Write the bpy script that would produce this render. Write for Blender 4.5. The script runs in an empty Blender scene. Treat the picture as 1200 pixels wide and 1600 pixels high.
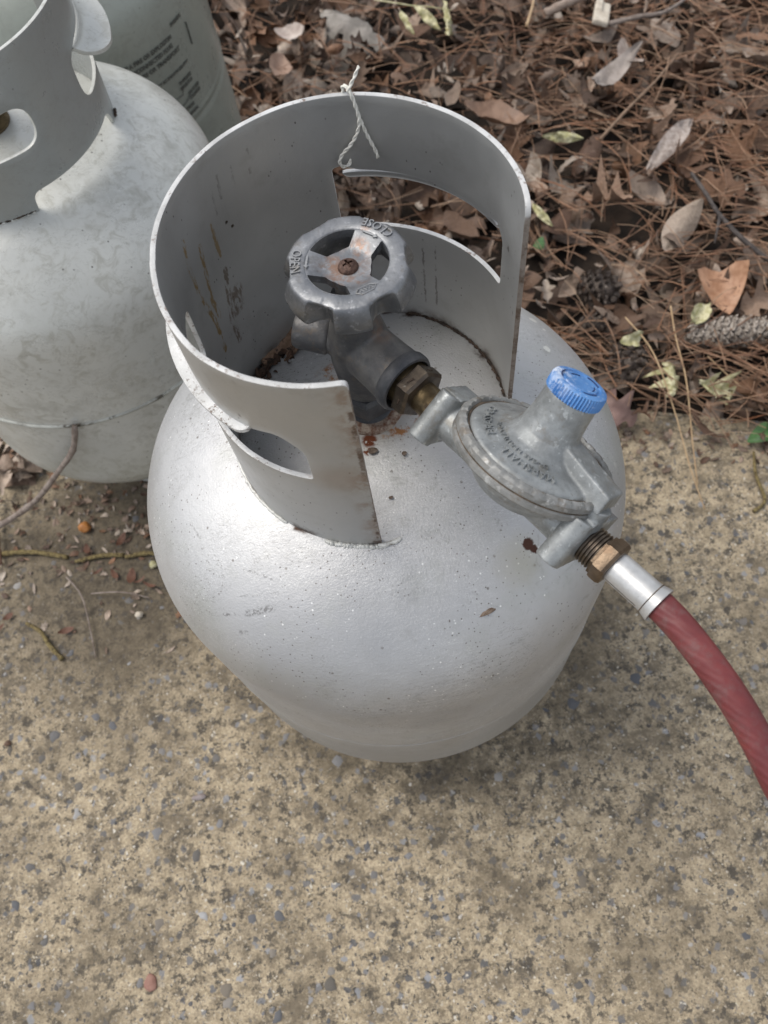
import bpy, bmesh, math, random
from math import sin, cos, pi, radians, sqrt, atan2, hypot
from mathutils import Vector, Matrix, noise
from mathutils.geometry import delaunay_2d_cdt

random.seed(11)
scene = bpy.context.scene
COL = scene.collection

# ------------------------------------------------------------------ camera
cam_d = bpy.data.cameras.new('camera')
cam = bpy.data.objects.new('camera', cam_d)
COL.objects.link(cam)
scene.camera = cam
CR = [[0.98178447, -0.18999806, 0.0], [-0.17089428, -0.88306878, 0.43701794], [-0.08303256, -0.42905742, -0.89945279]]
CP = (-0.0037, -0.2462, 0.7675)
cam.matrix_world = Matrix(((CR[0][0], -CR[0][1], -CR[0][2], CP[0]),
                           (CR[1][0], -CR[1][1], -CR[1][2], CP[1]),
                           (CR[2][0], -CR[2][1], -CR[2][2], CP[2]),
                           (0, 0, 0, 1)))
cam_d.sensor_fit = 'VERTICAL'
cam_d.sensor_height = 36.0
cam_d.lens = 1229.52 / 1600 * 36
cam_d.clip_start = 0.01
cam_d.clip_end = 300
cam_d.dof.use_dof = True
cam_d.dof.focus_distance = 0.40
cam_d.dof.aperture_fstop = 13.0

# ------------------------------------------------------------------ light
world = bpy.data.worlds.new('World')
scene.world = world
world.use_nodes = True
wn = world.node_tree
bg = wn.nodes['Background']
sky = wn.nodes.new('ShaderNodeTexSky')
sky.sky_type = 'NISHITA'
sky.sun_disc = False
SUN_EL, SUN_AZ = radians(60), radians(-62)      # azimuth from +Y towards +X
sky.sun_elevation = SUN_EL
sky.sun_rotation = SUN_AZ
sky.air_density = 1.0
sky.dust_density = 1.5
sky.ozone_density = 1.0
hs = wn.nodes.new('ShaderNodeHueSaturation')          # thin cloud: a paler sky than the clear one
hs.inputs['Saturation'].default_value = 0.30
wn.links.new(sky.outputs[0], hs.inputs['Color'])
wn.links.new(hs.outputs[0], bg.inputs[0])
bg.inputs[1].default_value = 0.15
sun_d = bpy.data.lights.new('sun', 'SUN')
sun_d.energy = 1.35
sun_d.angle = radians(32)
sun_d.color = (1.0, 0.94, 0.85)
sun = bpy.data.objects.new('sun', sun_d)
COL.objects.link(sun)
sdir = Vector((sin(SUN_AZ) * cos(SUN_EL), cos(SUN_AZ) * cos(SUN_EL), sin(SUN_EL)))
sun.rotation_euler = sdir.to_track_quat('Z', 'Y').to_euler()
scene.view_settings.view_transform = 'Standard'
scene.view_settings.look = 'None'
scene.view_settings.gamma = 1.0
scene.view_settings.use_curve_mapping = False
scene.view_settings.exposure = 0.53
scene.render.engine = 'CYCLES'

# ------------------------------------------------------------------ object helpers
def meta(o, label=None, cat=None, group=None, kind=None):
    if label: o['label'] = label
    if cat: o['category'] = cat
    if group: o['group'] = group
    if kind: o['kind'] = kind
    return o

def empty(name, loc=(0, 0, 0), rz=0):
    o = bpy.data.objects.new(name, None)
    o.empty_display_size = 0.02
    COL.objects.link(o)
    o.location = loc
    o.rotation_euler = (0, 0, rz)
    return o

class MB:
    def __init__(s):
        s.v = []; s.f = []
    def add(s, vs, fs, M=None):
        b = len(s.v)
        if M is not None: vs = [M @ Vector(p) for p in vs]
        s.v += [tuple(p) for p in vs]
        s.f += [tuple(i + b for i in f) for f in fs]
    def lathe(s, prof, n=64, M=None, fn=None, closed=False):
        vs = []; fs = []; m = len(prof)
        for i in range(n):
            t = 2 * pi * i / n
            for j, (r, z) in enumerate(prof):
                if fn: r, z = fn(r, z, t, j)
                vs.append((r * cos(t), r * sin(t), z))
        for i in range(n):
            i2 = (i + 1) % n
            for j in range(m if closed else m - 1):
                j2 = (j + 1) % m
                fs.append((i * m + j, i2 * m + j, i2 * m + j2, i * m + j2))
        if not closed:
            if prof[0][0] > 1e-6: fs.append(tuple(i * m for i in range(n))[::-1])
            if prof[-1][0] > 1e-6: fs.append(tuple(i * m + m - 1 for i in range(n)))
        s.add(vs, fs, M)
    def tube(s, path, rad, n=8, cap=True, M=None):
        P = [Vector(p) for p in path]; m = len(P)
        if not hasattr(rad, '__len__'): rad = [rad] * m
        T = [(P[min(i + 1, m - 1)] - P[max(i - 1, 0)]).normalized() for i in range(m)]
        up = Vector((0, 0, 1)) if abs(T[0].z) < .9 else Vector((1, 0, 0))
        N = (up - T[0] * up.dot(T[0])).normalized()
        vs = []; fs = []
        for i in range(m):
            N = (N - T[i] * N.dot(T[i])).normalized(); B = T[i].cross(N)
            for k in range(n):
                a = 2 * pi * k / n
                vs.append(P[i] + (N * cos(a) + B * sin(a)) * rad[i])
        for i in range(m - 1):
            for k in range(n):
                k2 = (k + 1) % n
                fs.append((i * n + k, i * n + k2, (i + 1) * n + k2, (i + 1) * n + k))
        if cap:
            fs.append(tuple(range(n))[::-1]); fs.append(tuple((m - 1) * n + k for k in range(n)))
        s.add(vs, fs, M)
    def box(s, c, d, M=None, bev=0):
        x, y, z = [q / 2 for q in d]
        if bev <= 0:
            vs = [(c[0] + a * x, c[1] + b * y, c[2] + e * z) for a in (-1, 1) for b in (-1, 1) for e in (-1, 1)]
            fs = [(0, 1, 3, 2), (4, 6, 7, 5), (0, 4, 5, 1), (2, 3, 7, 6), (0, 2, 6, 4), (1, 5, 7, 3)]
            s.add(vs, fs, M); return
        bm = bmesh.new(); bmesh.ops.create_cube(bm, size=1)
        for v in bm.verts: v.co = Vector((v.co.x * d[0] + c[0], v.co.y * d[1] + c[1], v.co.z * d[2] + c[2]))
        bmesh.ops.bevel(bm, geom=bm.edges[:], offset=bev, segments=3, affect='EDGES', profile=.6)
        bm.verts.index_update()
        s.add([v.co[:] for v in bm.verts], [tuple(v.index for v in f.verts) for f in bm.faces], M); bm.free()
    def mesh(s, name='mesh'):
        me = bpy.data.meshes.new(name); me.from_pydata(s.v, [], s.f)
        bm = bmesh.new(); bm.from_mesh(me); bmesh.ops.recalc_face_normals(bm, faces=bm.faces); bm.to_mesh(me); bm.free()
        return me
    def build(s, name, mat, parent=None, smooth=True, sharp=40, loc=None):
        return link(name, s.mesh(name), mat, parent, smooth, sharp, loc)

def link(name, me, mat, parent=None, smooth=True, sharp=40, loc=None):
    if mat is not None and len(me.materials) == 0: me.materials.append(mat)
    if smooth:
        me.polygons.foreach_set('use_smooth', [True] * len(me.polygons))
        if sharp: me.set_sharp_from_angle(angle=radians(sharp))
    o = bpy.data.objects.new(name, me); COL.objects.link(o)
    if parent is not None: o.parent = parent
    if loc is not None: o.location = loc
    return o

def modded(me, mods):
    """apply a list of (type, settings) modifiers to a mesh and return the new mesh"""
    o = bpy.data.objects.new('work', me); COL.objects.link(o)
    for ty, st in mods:
        m = o.modifiers.new(ty, ty)
        for k, v in st.items(): setattr(m, k, v)
    dg = bpy.context.evaluated_depsgraph_get(); dg.update()
    out = bpy.data.meshes.new_from_object(o.evaluated_get(dg))
    bpy.data.objects.remove(o)
    return out

def cast(mb, voxel, it=6, fac=.5):
    """fuse overlapping solids into one cast-looking skin"""
    return modded(mb.mesh(), [('REMESH', dict(mode='VOXEL', voxel_size=voxel)), ('SMOOTH', dict(factor=fac, iterations=it))])

def frame(o, zaxis, xhint=(1, 0, 0)):
    z = Vector(zaxis).normalized(); x = Vector(xhint); x = (x - z * x.dot(z)).normalized(); y = z.cross(x)
    M = Matrix.Identity(4)
    for i in range(3):
        M[i][0] = x[i]; M[i][1] = y[i]; M[i][2] = z[i]; M[i][3] = o[i]
    return M

def text_mesh(s, size, extrude, align='LEFT', bevel=0, res=2, bold=0.0):
    cu = bpy.data.curves.new('text', 'FONT'); cu.body = s; cu.size = size; cu.extrude = extrude
    cu.offset = bold * size; cu.align_x = align; cu.resolution_u = res; cu.bevel_depth = bevel
    o = bpy.data.objects.new('text', cu); COL.objects.link(o)
    dg = bpy.context.evaluated_depsgraph_get(); dg.update()
    me = bpy.data.meshes.new_from_object(o.evaluated_get(dg))
    bpy.data.objects.remove(o)
    return me

def add_text(mb, s, size, ext, fn, width=None, align='LEFT', bold=0.0):
    me = text_mesh(s, size, ext, align, bold=bold)
    xs = [v.co.x for v in me.vertices]; w = max(xs) - min(xs); x0 = min(xs)
    k = 1 if width is None else width / w
    vs = [fn((v.co.x - x0) * k, v.co.y, v.co.z, w * k) for v in me.vertices]
    mb.add(vs, [tuple(p.vertices) for p in me.polygons])

# ------------------------------------------------------------------ material helpers
class NT:
    def __init__(s, name):
        s.m = bpy.data.materials.new(name); s.m.use_nodes = True
        s.t = s.m.node_tree; s.b = s.t.nodes['Principled BSDF']
        s.tc = s.t.nodes.new('ShaderNodeTexCoord'); s.obj = s.tc.outputs['Object']
    def n(s, ty, **kw):
        nd = s.t.nodes.new(ty)
        for k, v in kw.items(): setattr(nd, k, v)
        return nd
    def put(s, sock, v):
        if hasattr(v, 'is_linked') or isinstance(v, bpy.types.NodeSocket): s.t.links.new(v, sock)
        else: sock.default_value = v
    def noise(s, scale, detail=4, rough=.55, vec=None, dist=0, col=False):
        nd = s.n('ShaderNodeTexNoise'); nd.inputs['Scale'].default_value = scale
        nd.inputs['Detail'].default_value = detail; nd.inputs['Roughness'].default_value = rough
        nd.inputs['Distortion'].default_value = dist
        s.put(nd.inputs['Vector'], vec if vec is not None else s.obj)
        return nd.outputs['Color' if col else 'Fac']
    def voro(s, scale, vec=None, feature='F1', out='Distance', rnd=1):
        nd = s.n('ShaderNodeTexVoronoi', feature=feature); nd.inputs['Scale'].default_value = scale
        nd.inputs['Randomness'].default_value = rnd
        s.put(nd.inputs['Vector'], vec if vec is not None else s.obj)
        return nd.outputs[out]
    def ramp(s, f, a, b, lo=0, hi=1):
        nd = s.n('ShaderNodeMapRange', clamp=True, interpolation_type='SMOOTHSTEP'); s.put(nd.inputs[0], f)
        for i, v in enumerate((a, b, lo, hi)): nd.inputs[1 + i].default_value = v
        return nd.outputs[0]
    def math(s, op, a, b=None, c=None):
        nd = s.n('ShaderNodeMath', operation=op); s.put(nd.inputs[0], a)
        if b is not None: s.put(nd.inputs[1], b)
        if c is not None: s.put(nd.inputs[2], c)
        return nd.outputs[0]
    def mix(s, f, a, b, mode='MIX'):
        nd = s.n('ShaderNodeMix', data_type='RGBA', blend_type=mode)
        s.put(nd.inputs[0], f); s.put(nd.inputs[6], a if not isinstance(a, tuple) else (*a[:3], 1)); s.put(nd.inputs[7], b if not isinstance(b, tuple) else (*b[:3], 1))
        return nd.outputs[2]
    def cramp(s, f, stops):
        nd = s.n('ShaderNodeValToRGB'); s.put(nd.inputs[0], f); cr = nd.color_ramp
        while len(cr.elements) < len(stops): cr.elements.new(.5)
        for e, (p, c) in zip(cr.elements, stops): e.position = p; e.color = (*c, 1)
        return nd.outputs[0]
    def scale(s, v, sc):
        nd = s.n('ShaderNodeVectorMath', operation='MULTIPLY'); s.put(nd.inputs[0], v); nd.inputs[1].default_value = sc
        return nd.outputs[0]
    def rot(s, v, eul, loc=(0, 0, 0), sc=(1, 1, 1)):
        nd = s.n('ShaderNodeMapping'); s.put(nd.inputs[0], v); nd.inputs[1].default_value = loc; nd.inputs[2].default_value = eul; nd.inputs[3].default_value = sc
        return nd.outputs[0]
    def warp(s, sc, amp, v=None):
        v = v if v is not None else s.obj
        c = s.noise(sc, 3, .6, v, col=True)
        a = s.n('ShaderNodeVectorMath', operation='SUBTRACT'); s.put(a.inputs[0], c); a.inputs[1].default_value = (.5, .5, .5)
        m = s.n('ShaderNodeVectorMath', operation='MULTIPLY_ADD'); s.put(m.inputs[0], a.outputs[0]); m.inputs[1].default_value = (amp,) * 3; s.put(m.inputs[2], v)
        return m.outputs[0]
    def blob(s, v, c, r, soft=.5, sq=(1, 1, 1)):
        a = s.n('ShaderNodeVectorMath', operation='SUBTRACT'); s.put(a.inputs[0], v); a.inputs[1].default_value = c
        b = s.n('ShaderNodeVectorMath', operation='MULTIPLY'); s.put(b.inputs[0], a.outputs[0]); b.inputs[1].default_value = tuple(q / r for q in sq)
        l = s.n('ShaderNodeVectorMath', operation='LENGTH'); s.put(l.inputs[0], b.outputs[0])
        return s.ramp(l.outputs['Value'], 1, 1 - soft, 0, 1)
    def seg(s, v, p, q, w, soft=.6):
        """factor 1 along the line p-q, 0 beyond w"""
        p = Vector(p); q = Vector(q); d = q - p; L2 = d.length_squared
        a = s.n('ShaderNodeVectorMath', operation='SUBTRACT'); s.put(a.inputs[0], v); a.inputs[1].default_value = p
        dt = s.n('ShaderNodeVectorMath', operation='DOT_PRODUCT'); s.put(dt.inputs[0], a.outputs[0]); dt.inputs[1].default_value = d / L2
        t = s.n('ShaderNodeClamp'); s.put(t.inputs[0], dt.outputs['Value'])
        pr = s.n('ShaderNodeVectorMath', operation='SCALE'); pr.inputs[0].default_value = d; s.put(pr.inputs['Scale'], t.outputs[0])
        e = s.n('ShaderNodeVectorMath', operation='DISTANCE'); s.put(e.inputs[0], a.outputs[0]); s.put(e.inputs[1], pr.outputs[0])
        return s.ramp(e.outputs['Value'], w, w * (1 - soft), 0, 1)
    def maxf(s, *fs):
        r = fs[0]
        for f in fs[1:]: r = s.math('MAXIMUM', r, f)
        return r
    def mul(s, a, b): return s.math('MULTIPLY', a, b)
    def bump(s, h, dist, strength=1, prev=None):
        nd = s.n('ShaderNodeBump'); nd.inputs['Distance'].default_value = dist; nd.inputs['Strength'].default_value = strength
        s.put(nd.inputs['Height'], h)
        if prev is not None: s.put(nd.inputs['Normal'], prev)
        return nd.outputs[0]
    def out(s, color, rough=.5, metal=0, normal=None, spec=None, coat=None):
        s.put(s.b.inputs['Base Color'], (*color, 1) if isinstance(color, tuple) else color)
        s.put(s.b.inputs['Roughness'], rough); s.put(s.b.inputs['Metallic'], metal)
        if normal is not None: s.put(s.b.inputs['Normal'], normal)
        if spec is not None: s.put(s.b.inputs['Specular IOR Level'], spec)
        if coat is not None: s.put(s.b.inputs['Coat Weight'], coat); s.b.inputs['Coat Roughness'].default_value = .25
        return s.m

RUST = (.16, .055, .022)
RUSTL = (.33, .16, .07)

# ---- aluminium paint of the near tank's body
def mat_body():
    t = NT('aluminium_paint'); w = t.warp(90, .012)
    wf = t.warp(400, .0028)
    c = t.mix(t.ramp(t.noise(9, 4), .35, .7), (.43, .43, .435), (.53, .53, .53))
    c = t.mix(t.mul(t.ramp(t.noise(38, 5, .65), .52, .72), .35), c, (.42, .42, .40))
    # dusty film that settles on the upper faces
    c = t.mix(t.mul(t.ramp(t.noise(16, 5, .7, vec=t.rot(t.obj, (0, 0, 0), (3, 1, 2))), .5, .75), .38), c, (.40, .41, .37))
    # fine dark specks and pale chips
    dk = t.mul(t.ramp(t.voro(330), .20, .08), t.ramp(t.noise(30, 3), .44, .56))
    c = t.mix(t.mul(dk, .8), c, (.12, .10, .085))
    dk2 = t.mul(t.ramp(t.voro(85), .095, .05), t.ramp(t.noise(14, 2, vec=t.rot(t.obj, (0, 0, 0), (7, 3, 1))), .42, .52))
    c = t.mix(t.mul(dk2, .7), c, (.16, .14, .12))
    wh = t.mul(t.ramp(t.voro(210, vec=t.rot(t.obj, (.4, .2, .7))), .14, .08), t.ramp(t.noise(22, 3, vec=t.rot(t.obj, (0, 0, 0), (1, 9, 4))), .5, .6))
    c = t.mix(wh, c, (.82, .82, .80))
    # hairline scratches
    sc = t.noise(30, 6, .6, vec=t.rot(wf, (.3, .9, .5), sc=(1, 12, 12)))
    scr = t.mul(t.ramp(t.math('ABSOLUTE', t.math('SUBTRACT', sc, .5)), .012, .004), t.ramp(t.noise(17, 3, vec=t.rot(t.obj, (0, 0, 0), (4, 4, 9))), .49, .60))
    c = t.mix(t.mul(scr, .6), c, (.20, .19, .18))
    sc2 = t.noise(42, 5, .6, vec=t.rot(wf, (1.2, .2, 1.4), sc=(1.5, 16, 16)))
    scr2 = t.mul(t.ramp(t.math('ABSOLUTE', t.math('SUBTRACT', sc2, .52)), .016, .004), t.ramp(t.noise(14, 3, vec=t.rot(t.obj, (0, 0, 0), (8, 2, 5))), .47, .58))
    c = t.mix(t.mul(scr2, .5), c, (.78, .78, .77))
    # handling scuffs and water marks
    sf = t.mul(t.ramp(t.noise(70, 6, .75, dist=.8), .55, .66), t.ramp(t.noise(8, 3, vec=t.rot(t.obj, (0, 0, 0), (2, 8, 1))), .44, .62))
    c = t.mix(t.mul(sf, .6), c, (.33, .325, .31))
    tide = t.noise(13, 4, .6, vec=t.rot(w, (0, 0, 0), (1, 1, 6)))
    c = t.mix(t.mul(t.ramp(t.math('ABSOLUTE', t.math('SUBTRACT', tide, .55)), .012, .003), .06), c, (.30, .295, .28))
    fine = t.noise(800, 3, .6)
    # marks that the photograph shows at their own places
    gr = t.ramp(t.noise(600, 3), .42, .58)
    def scratch(c, p, q, wd, a=.75, col=(.17, .165, .16)):
        return t.mix(t.mul(t.mul(t.seg(wf, p, q, wd, .8), gr), a), c, col)
    c = scratch(c, (-.1026, -.089, .3542), (-.084, -.0945, .3610), .0016)
    c = scratch(c, (-.088, -.0935, .3605), (-.0732, -.0955, .3669), .0030)
    c = scratch(c, (-.0945, -.1005, .3523), (-.0905, -.1015, .3535), .0022, .55)
    c = scratch(c, (-.115, -.034, .368), (-.109, -.046, .368), .0012, .6)
    c = scratch(c, (-.085, -.072, .372), (-.070, -.082, .3745), .0012, .6)
    c = scratch(c, (-.09, -.085, .3655), (-.064, -.09, .3725), .0012, .4)
    st = t.maxf(t.blob(wf, (.0693, -.0891, .3715), .0040, .3), t.blob(wf, (.0722, -.0918, .3700), .0030, .3), t.mul(t.blob(w, (.069, -.088, .3715), .008), t.ramp(t.voro(500), .25, .1)))
    c = t.mix(t.mul(t.blob(w, (.064, -.097, .3705), .022, .9), .45), c, (.42, .39, .29))
    c = t.mix(t.mul(t.blob(w, (-.02, -.116, .362), .05, .95), .28), c, (.33, .335, .34))
    for p, r in (((.1137, .0364, .3675), .0032), ((.1140, .0675, .3578), .0036), ((.118, .058, .3575), .0018), ((.132, .012, .352), .0016)):
        c = t.mix(t.mul(t.blob(wf, p, r, .4), .85), c, (.78, .77, .73))
    c = t.mix(t.mul(t.mul(t.seg(wf, (.118, -.018, .362), (.138, -.040, .345), .0028, .8), gr), .6), c, (.74, .74, .70))
    c = t.mix(t.mul(t.ramp(t.noise(9, 4, .6, vec=t.rot(t.obj, (0, 0, 0), (5, 1, 1))), .42, .62), t.blob(w, (.155, .03, .33), .12, .9)), c, (.46, .475, .44))  # grey-green reflection of the woods painted into the right side
    # dirty ring and rust round the valve seat
    c = t.mix(t.mul(t.blob(w, (0, 0, .396), .036, .55), .55), c, (.36, .33, .29))
    rs = t.ramp(t.noise(140, 4, .7), .45, .6)
    c = t.mix(t.mul(t.maxf(t.blob(w, (.013, -.014, .3955), .014), t.blob(w, (.022, -.010, .3945), .010), t.blob(w, (-.0165, .028, .3945), .012)), rs), c, RUSTL)
    c = t.mix(t.mul(t.maxf(t.blob(wf, (-.004, -.0205, .3955), .0055), t.blob(wf, (-.006, -.027, .3945), .0035)), t.ramp(t.noise(320, 3), .4, .5)), c, (.13, .04, .018))
    # grime that collects in the corner under the collar
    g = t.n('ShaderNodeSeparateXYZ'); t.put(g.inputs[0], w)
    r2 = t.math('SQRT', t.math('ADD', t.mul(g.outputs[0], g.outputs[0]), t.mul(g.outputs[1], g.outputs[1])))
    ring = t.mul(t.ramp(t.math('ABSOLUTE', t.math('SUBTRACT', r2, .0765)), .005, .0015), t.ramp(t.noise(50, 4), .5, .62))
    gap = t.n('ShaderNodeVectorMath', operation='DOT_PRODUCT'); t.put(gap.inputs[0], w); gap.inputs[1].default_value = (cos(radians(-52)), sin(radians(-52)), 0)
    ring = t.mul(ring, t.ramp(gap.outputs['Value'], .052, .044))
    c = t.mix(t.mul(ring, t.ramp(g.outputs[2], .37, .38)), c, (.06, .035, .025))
    # lower body: underside shading painted in as a darker grey
    low = t.ramp(t.math('ADD', g.outputs[2], t.mul(t.noise(12, 3), .05)), .29, .19)
    c = t.mix(t.mul(low, .45), c, (.29, .285, .27))
    c = t.mix(st, c, (.05, .018, .010))
    h1 = t.bump(fine, .00026, .8)
    h2 = t.bump(t.noise(60, 5, .65), .0010, .35, h1)
    h3 = t.bump(t.mul(t.ramp(t.voro(330, vec=wf), .22, .05), t.ramp(t.noise(22, 3), .45, .6)), .00018, .7, h2)
    ro = t.ramp(t.noise(20, 5, .7), .3, .75, .50, .64)
    return t.out(c, t.maxf(ro, t.mul(st, .9)), t.math('SUBTRACT', .72, t.mul(st, .72)), h3)

# ---- same paint on the near collar, with drips and rusty edges
def mat_collar():
    t = NT('collar_paint'); w = t.warp(120, .006); wf = t.warp(500, .0022); wl = t.warp(60, .012)
    c = t.mix(t.ramp(t.noise(11, 4), .35, .7), (.43, .43, .42), (.50, .50, .49))
    c = t.mix(t.mul(t.ramp(t.noise(45, 5, .7), .52, .72), .35), c, (.34, .33, .31))
    dk = t.mul(t.ramp(t.voro(300, vec=t.rot(t.obj, (0, 0, 0), sc=(1, 1, .6))), .15, .07), t.ramp(t.noise(24, 3), .5, .6))
    c = t.mix(t.mul(dk, .8), c, (.07, .055, .05))
    dk2 = t.mul(t.ramp(t.voro(80, vec=t.rot(t.obj, (0, 0, 0), sc=(1, 1, .55))), .10, .05), t.ramp(t.noise(12, 2), .46, .55))
    c = t.mix(t.mul(dk2, .75), c, (.14, .12, .11))
    gr = t.ramp(t.noise(420, 3, .6, vec=t.rot(t.obj, (0, 0, 0), sc=(1, 1, .35))), .40, .56)
    def run(pts, wd, col, a=.8, cc=None, warp=w):
        r = None
        for p, q in zip(pts, pts[1:]):
            f = t.seg(warp, p, q, wd, .5); r = f if r is None else t.math('MAXIMUM', r, f)
        return t.mix(t.mul(t.mul(r, gr), a), cc, col)
    OC = (.34, .235, .10)
    c = run([(-.0701, .0307, .5095), (-.0716, .0268, .4969), (-.0716, .027, .477), (-.0701, .0306, .4555), (-.0706, .0296, .4332)], .0023, OC, 1.0, c, wf)
    c = run([(-.0655, .0396, .4966), (-.0667, .0374, .4845), (-.0685, .034, .4659), (-.0675, .035, .452)], .0022, OC, .9, c, wf)
    c = run([(-.0583, .0496, .4989), (-.0594, .0482, .480)], .0018, OC, .8, c, wf)
    c = run([(-.0594, .0482, .470), (-.0622, .0446, .452), (-.0641, .0418, .4404), (-.0638, .0422, .4235)], .0026, (.16, .11, .07), .75, c, wf)
    c = run([(-.0572, .0500, .452), (-.0590, .0475, .442)], .0055, (.15, .10, .06), .7, c, w)
    for p in ((-.0536, .0545, .5126), (-.0495, .058, .518), (-.0430, .064, .517), (-.0340, .0690, .520)):
        c = run([p, (p[0] - .001, p[1] - .001, p[2] - .012)], .0010, (.20, .185, .17), .5, c, wf)
    for p in ((-.0520, .0560, .4925), (-.050, .058, .488)):
        c = t.mix(t.blob(wf, p, .0013), c, (.07, .05, .04))
    # runs of black specks on the inside right wall
    for p in ((.044, .0625, .45), (.050, .058, .448)):
        c = run([p, (p[0], p[1], .400)], .0008, (.12, .10, .09), .6, c, wf)
    # corners of the sheet where the paint is worn to rust
    g = t.n('ShaderNodeSeparateXYZ'); t.put(g.inputs[0], wf)
    for p, q in (((.0, -.079, .53), (-.0, -.0795, .384)), ((.0775, -.0085, .535), (.078, -.011, .384))):
        pass
    e1 = t.seg(wl, (-.0088, -.0785, .532), (-.0083, -.0785, .384), .012, .95)
    c = t.mix(t.mul(t.mul(e1, t.ramp(t.noise(70, 4, .7), .4, .62)), .6), c, (.25, .155, .09))
    e2 = t.seg(wf, (-.0088, -.0785, .512), (-.0083, -.0785, .384), .0022, .6)
    c = t.mix(t.mul(t.mul(e2, t.ramp(t.noise(260, 3), .40, .52)), t.ramp(t.noise(38, 3), .38, .6)), c, (.13, .085, .06))
    e3 = t.seg(wf, (.0776, -.0095, .532), (.0780, -.0118, .384), .0022, .6)
    c = t.mix(t.mul(e3, t.ramp(t.noise(120, 3), .40, .60, 0, .6)), c, (.14, .10, .075))
    sm = t.blob(wl, (-.022, -.0765, .46), .020, .9)
    c = t.mix(t.mul(sm, .38), c, (.30, .20, .12))
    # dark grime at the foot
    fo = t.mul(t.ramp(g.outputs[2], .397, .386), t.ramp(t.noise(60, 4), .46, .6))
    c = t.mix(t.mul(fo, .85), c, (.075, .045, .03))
    # chipped rusty dots along rims
    pt = t.n('ShaderNodeNewGeometry').outputs['Pointiness']
    h1 = t.bump(t.noise(700, 3, .6), .00012, .5)
    h2 = t.bump(t.noise(110, 4, .6), .0005, .4, h1)
    return t.out(c, t.ramp(t.noise(25, 4), .3, .7, .38, .55), .72, h2)

def mat_rim():
    t = NT('worn_skylit_rim_paint'); wr = t.warp(300, .003)
    c = t.mix(t.ramp(t.noise(60, 4), .35, .7), (.44, .44, .43), (.62, .62, .61))  # worn edge, paler than the wall: its skylight is painted in
    rs = t.mul(t.ramp(t.noise(420, 5, .75), .52, .60), t.ramp(t.noise(90, 4), .46, .60, 0, .8))
    c = t.mix(rs, c, (.15, .10, .075))
    ends = t.maxf(t.seg(wr, (-.0085, -.0785, .523), (-.0083, -.0785, .384), .006, .5), t.seg(wr, (.0776, -.0105, .522), (.0780, -.0118, .384), .006, .5))
    c = t.mix(t.mul(ends, .8), c, (.24, .19, .15))
    c = t.mix(t.mul(ends, t.ramp(t.noise(60, 6, .8), .42, .62)), c, (.11, .07, .045))
    h = t.bump(t.noise(420, 4, .7), .0004, .6)
    return t.out(c, .5, .15, h)

def mat_lip():
    t = NT('chipped_skylit_lip_paint')
    c = t.mix(t.ramp(t.noise(60, 4), .35, .7), (.55, .55, .54), (.70, .70, .69))  # pale base colour carries the brightness of the upward-facing lip
    rs = t.ramp(t.noise(420, 5, .75), .53, .62)
    c = t.mix(t.mul(rs, t.ramp(t.noise(70, 3), .35, .55)), c, (.13, .085, .06))
    h = t.bump(t.noise(420, 5, .75), .0008, .9)
    return t.out(c, .55, .1, h)

def mat_greytank(name, a, b, dirt, met=.1, rough=(.28, .48), mott=.6):
    t = NT(name); w = t.warp(40, .03)
    c = t.mix(t.ramp(t.noise(7, 4), .35, .7), a, b)
    c = t.mix(t.mul(t.ramp(t.noise(75, 7, .72, dist=1.2), .47, .66), mott), c, dirt)
    c = t.mix(t.mul(t.ramp(t.noise(24, 5, .7, vec=t.rot(t.obj, (0, 0, 0), (4, 2, 7))), .52, .72), mott * .7), c, tuple(q * .85 for q in dirt))
    ln = t.noise(9, 6, .65, vec=t.rot(w, (.5, .2, .9), sc=(1, 5, 5)))
    c = t.mix(t.mul(t.ramp(t.math('ABSOLUTE', t.math('SUBTRACT', ln, .5)), .008, .002), .35), c, (.25, .25, .22))
    dk = t.mul(t.ramp(t.voro(110), .11, .05), t.ramp(t.noise(15, 2), .5, .58))
    c = t.mix(t.mul(dk, .8), c, (.07, .06, .05))
    z = t.n('ShaderNodeSeparateXYZ'); t.put(z.inputs[0], w)
    g = t.mul(t.ramp(z.outputs[2], .18, .05), t.ramp(t.noise(11, 4), .35, .6))
    c = t.mix(t.mul(g, .45), c, (.30, .29, .19))
    h = t.bump(t.noise(90, 5, .65), .0006, .35, t.bump(t.noise(500, 2), .00012, .4))
    return t.out(c, t.ramp(t.noise(30, 5, .7), .3, .7, *rough), met, h)

def mat_zinc(name, a=(.36, .365, .36), b=(.47, .475, .475), dirt=(.25, .22, .17), met=.55, rough=(.38, .6), rust=None, wht=.5):
    t = NT(name)
    c = t.mix(t.ramp(t.noise(60, 5, .7), .35, .65), a, b)
    c = t.mix(t.mul(t.ramp(t.noise(110, 5, .7), .52, .68), .55), c, dirt)
    c = t.mix(t.mul(t.ramp(t.noise(260, 3, .6), .60, .70), wht), c, tuple(min(.8, q * 1.7) for q in b))
    c = t.mix(t.mul(t.ramp(t.voro(300), .14, .06), .4), c, (.1, .09, .08))
    if rust:
        w = t.warp(150, .006)
        for p, r, k in rust:
            c = t.mix(t.mul(t.mul(t.blob(w, p, r, .8), t.ramp(t.noise(180, 4, .7), .38, .58)), k), c, (.22, .115, .065))
    h = t.bump(t.noise(500, 4, .65), .0003, .55, t.bump(t.noise(120, 4), .0006, .35))
    return t.out(c, t.ramp(t.noise(80, 4), .3, .7, *rough), met, h)

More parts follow.
